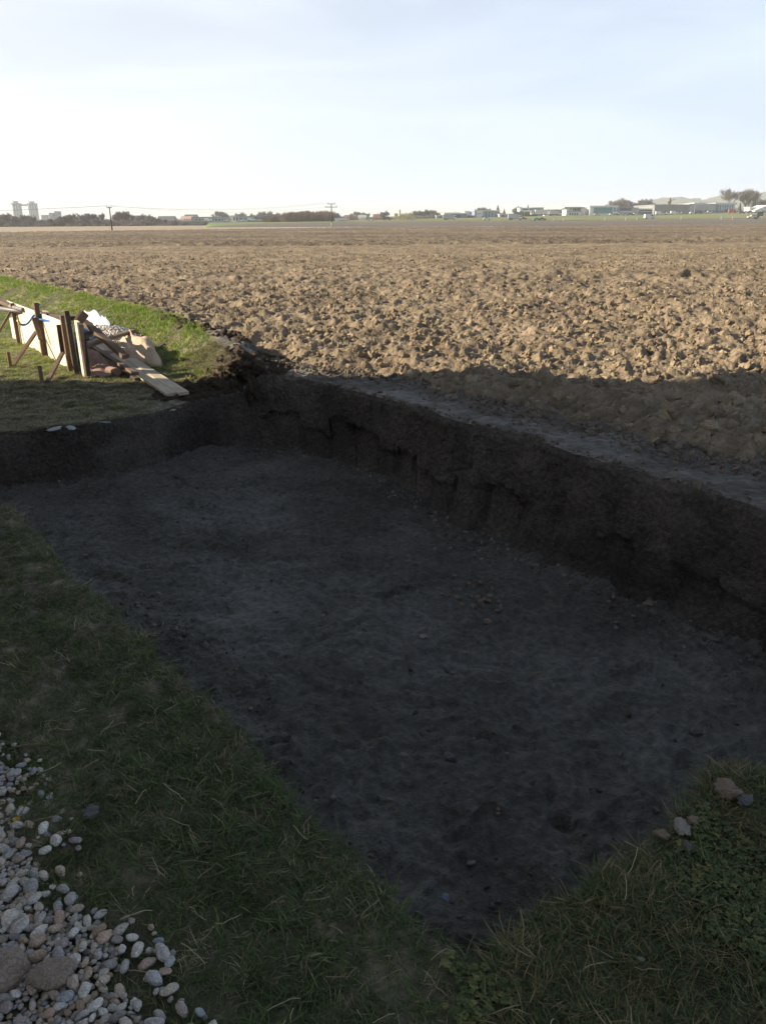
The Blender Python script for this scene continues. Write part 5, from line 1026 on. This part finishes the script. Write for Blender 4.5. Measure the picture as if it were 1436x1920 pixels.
# ------------------------------------------------------------------ vehicles
def car_mesh(kind):
    L_, H_, W_ = dict(car=(4.4, 1.45, 1.75), van=(5.4, 2.3, 2.0), truck=(8.5, 3.3, 2.4), lorry=(12, 3.9, 2.5))[kind]; return L_, H_, W_
def vehicle(kind, px, pyb, dist, col, label, col2=None, flip=1, name=None, yaw=0):
    g = ground(px, dist); L_, H_, W_ = car_mesh(kind); o = empty(name or ('parked_car' if kind == 'car' else kind), g, yaw); tag(o, label, 'car' if kind == 'car' else kind)
    if pyb: o.location.z = max(g.z, D(px, pyb, dist).z)
    m_ = K[col]; z0 = .3; pr = lambda pts, w=W_: [(x * flip, -w / 2, z) for x, z in pts]; pr2 = lambda pts, w=W_: [(x * flip, w / 2, z) for x, z in pts]
    if kind in ('car', 'van'):
        if kind == 'car':
            low = [(-2.2, .35), (2.2, .35), (2.2, .75), (1.2, .92), (-2.1, .95)]; cab = [(-1.75, .95), (.95, .92), (.3, 1.42), (-1.3, 1.42)]; gl = [(-1.5, .98), (.75, .96), (.22, 1.35), (-1.2, 1.35)]
        else:
            low = [(-2.7, .4), (2.7, .4), (2.7, 1.1), (2.0, 1.35), (1.4, 2.3), (-2.7, 2.3)]; cab = None; gl = [(.7, 1.35), (1.85, 1.33), (1.35, 2.05), (.7, 2.1)]
        MB().prism(pr(low), pr2(low)).build('body', m_, o)
        if cab: MB().prism(pr(cab, W_ * .88), pr2(cab, W_ * .88)).build('cabin', m_, o)
        MB().prism(pr(gl, W_ + .03 if kind == 'van' else W_ * .9), pr2(gl, W_ + .03 if kind == 'van' else W_ * .9)).build('window', K['glass'], o); wx = (-1.35, 1.4) if kind == 'car' else (-1.7, 1.8)
    else:
        h = H_; MB().box((flip * -L_ * .12, 0, (h + .9) / 2), (L_ * .72, W_, h - .9)).build('cargo_box', K[col2 or col], o); cx_ = flip * (L_ / 2 - .9)
        MB().box((cx_, 0, .6 + h * .33), (1.8, W_ * .96, h * .66)).build('cab', m_, o); MB().box((cx_ + flip * .3, 0, h * .62), (1.3, W_ * .98, h * .2)).build('window', K['glass'], o); MB().box((0, 0, .7), (L_ * .95, W_ * .6, .3)).build('chassis', K['dgrey'], o); wx = (-L_ * .33, -L_ * .2, L_ * .36)
    for x in wx:
        for s in (-1, 1): MB().tube([(x * flip, s * W_ / 2 - .1 * s, .33), (x * flip, s * W_ / 2 + .02 * s, .33)], .33, 10).build('wheel', K['rubber'], o)
    return o
vehicle('truck', 846, 414, 520, 'white', 'white lorry driving on the road before the flat roofed depot', 'lgrey')
vehicle('car', 916, 413.5, 500, 'white', 'white car on the road before the blue grey hall', None)
vehicle('truck', 968, 413, 500, 'white', 'white lorry with tall cab near the red ended shed', 'silver', 1)
vehicle('car', 984, 413, 500, 'brown', 'brown car following the white lorry near the red ended shed')
vehicle('car', 1010, 413.6, 480, 'teal', 'teal car on the road below the grey green hall')
vehicle('car', 1020, 413.2, 482, 'dgrey', 'dark grey car right behind the teal car')
vehicle('lorry', 1013, 404, 600, 'white', 'white lorry standing on the slope before the grey green hall', 'roofw', -1)
vehicle('truck', 1044, 404, 600, 'white', 'cream box lorry parked on the slope by the arched hall', 'cream')
vehicle('car', 699, 414, 520, 'white', 'white car on the road left of the yellow plant'); vehicle('van', 729, 413.6, 540, 'dgrey', 'dark van beside the left leg of the yellow plant'); vehicle('car', 771, 414, 520, 'silver', 'silver car parked beneath the yellow plant')
vehicle('van', 476, 414.4, 560, 'white', 'white van before the door of the navy hall'); vehicle('car', 457, 414.8, 560, 'white', 'white car before the grey block with a light band'); vehicle('car', 512, 414.6, 560, 'silver', 'silver car at the right end of the navy hall'); vehicle('van', 395, 415, 560, 'white', 'white van by the bays of the long blue grey hall'); vehicle('car', 429, 415, 560, 'white', 'white car between the blue hall and the orange topped building')
vehicle('car', 491, 414.6, 560, 'white', 'white car before the middle of the navy hall')
vehicle('van', 1220, 410.2, 440, 'white', 'white van alone on the road below the long grey hall', yaw=.1); vehicle('car', 1412, 409, 430, 'white', 'white car pulling a trailer at the far right of the road', flip=-1)
def trailer():
    g = ground(1420, 430); o = empty('trailer', g); tag(o, 'dark tilted trailer behind the white car at the far right', 'trailer'); MB().box((0, 0, 1.2), (2.6, 1.7, 1.3)).build('box', K['dgrey'], o); MB().bar((-2.6, 0, .5), (-1.2, 0, .6), .1, .1).build('drawbar', K['dgrey'], o)
    for s in (-1, 1): MB().tube([(0, s * .8, .35), (0, s * .95, .35)], .35, 10).build('wheel', K['rubber'], o)
trailer()
cars = [(1122, 'silver'), (1150, 'white'), (1158, 'dgrey'), (1166, 'white'), (1175, 'silver'), (1184, 'brown'), (1194, 'white')]
for k, (px, c) in enumerate(cars): vehicle('car', px, None, 585, c, ['silver car parked before the green glass', 'white car parked under the right end of the green glass', 'dark car parked first before the dark glazed wing', 'white car parked before the middle of the dark glazed wing', 'silver car parked right of centre before the dark glazed wing', 'brown car parked at the right end of the dark glazed wing', 'white car parked before the cream pavilion wall'][k])
L6 = ['white van parked first on the left at the loading docks', 'silver car second from the left at the loading docks', 'white car third from the left at the loading docks', 'white van under the red sign at the loading docks', 'light grey car at the middle corner of the long grey hall', 'white car parked first below the paler hall half', 'dark grey van below the paler hall half', 'silver car second last on the right below the paler hall half', 'white car furthest right below the paler hall half']
for k, (px, c) in enumerate([(1238, 'white'), (1246, 'silver'), (1255, 'white'), (1266, 'white'), (1283, 'lgrey'), (1300, 'white'), (1310, 'dgrey'), (1322, 'silver'), (1332, 'white')]):
    vehicle('van' if k % 3 == 0 else 'car', px, None, 590, c, L6[k], name='parked_car')['group'] = 'vehicles at the loading docks'
vehicle('van', 1374, None, 580, 'red', 'red van parked at the right end of the blue glass front')
for k, px in enumerate((1392, 1400, 1408, 1420, 1432)): vehicle('car', px, None, 560, ('dgrey', 'silver', 'navy', 'white', 'silver')[k], ['dark grey car under the big bare trees', 'silver car right of the dark grey car under the big bare trees', 'navy car left of the white carport', 'white car before the white carport', 'silver car before the white gabled shed'][k])
# ------------------------------------------------------------------ road furniture
L5 = ['white marker post below the left wall of the flat roofed villa', 'white marker post below the green glass front', 'white marker post below the dark glazed wing', 'white marker post below the cream walled pavilion', 'white marker post below the loading docks of the darker hall half', 'white marker post below the blue glass front with fins', 'white marker post below the parked red van', 'white marker post below the dark hall with an arched roof']
for k, px in enumerate((1060, 1137, 1176, 1197, 1280, 1355, 1376, 1042)):
    g = ground(px, prof(px)[1] + 2.5); o = MB().prism([(-.1, -.08, -.1), (.1, -.08, -.1), (.1, .08, -.1), (-.1, .08, -.1)], [(-.1, -.06, 1.1), (.1, -.06, 1.2), (.1, .06, 1.2), (-.1, .06, 1.1)]).build('marker_post', K['white']); o.location = g; o.scale = (1.6, 1.2, 1.3)
    tag(o, L5[k], 'marker post', 'roadside marker posts')
for px, yt, lb in ((1098, 392, 'dark thin post standing on the slope below the annex'), (1157, 389, 'grey lamp post before the white framed hall'), (1228, 391, 'thin lamp post at the left corner of the long grey hall'), (1303, 383, 'lamp post before the paler half of the grey hall'), (1386, 386, 'tall lamp post right of the red van'), (1156, 400, 'short white sign post below the green glass hall'), (986, 395, 'thin mast before the dark shrubs of the white office')):
    d = 560; g = ground(px, d); h = D(px, yt, d).z - g.z; o = empty('lamp_post', g); tag(o, lb, 'post'); MB().tube([(0, 0, -.4), (0, 0, h)], .13, 6, .08).build('mast', K['lgrey'], o); MB().box((.5, 0, h), (1.1, .25, .12)).build('lamp_head', K['lgrey'], o)
g = ground(1427, 440); o = empty('road_sign', g); tag(o, 'dark square road sign on two legs at the right edge', 'road sign'); MB().box((0, 0, 2.6), (3.2, .1, 2.2)).build('panel', K['dgrey'], o); MB().tube([(-1.1, .1, -.3), (-1.1, .1, 3.5)], .07, 6).build('leg', K['lgrey'], o); MB().tube([(1.1, .1, -.3), (1.1, .1, 3.5)], .07, 6).build('leg', K['lgrey'], o)
# corn stubble sticks in the field
st_ok = lambda x, y: (fside(x, y) > 1.0) & (np.abs(x) < .55 * y + 1)
x, y = sample(2600, -26, 26, 8, 45, st_ok); n = len(x); sc = rng.uniform(2, 5, n)
scatter('field_straw', protos('field_straw_proto', [m.copy() for m in st], M_STRAW), np.stack([x, y, fz(x, y) + .03], -1), np.stack([rng.normal(0, .6, n), rng.normal(0, .6, n), rng.uniform(0, 6.28, n)], -1), np.stack([sc, sc * 1.5, sc * 1.5], -1), 'pale bits of crop straw scattered over the ploughed field', 'straw', 4)
# ------------------------------------------------------------------ haze
hz = MB().box((0, 6000, 48), (16000, 12400, 102)).build('haze', None)
M_H = bpy.data.materials.new('haze'); M_H.use_nodes = True; nt = M_H.node_tree; nt.nodes.clear(); out = nt.nodes.new('ShaderNodeOutputMaterial'); pv = nt.nodes.new('ShaderNodeVolumePrincipled')
pv.inputs['Color'].default_value = (.96, .98, 1, 1); pv.inputs['Density'].default_value = HAZE_D; pv.inputs['Anisotropy'].default_value = .0; nt.links.new(pv.outputs[0], out.inputs['Volume'])
hz.data.materials.append(M_H); hz['kind'] = 'stuff'; hz['label'] = 'thin pale winter haze lying over the whole plain'; hz['category'] = 'haze'
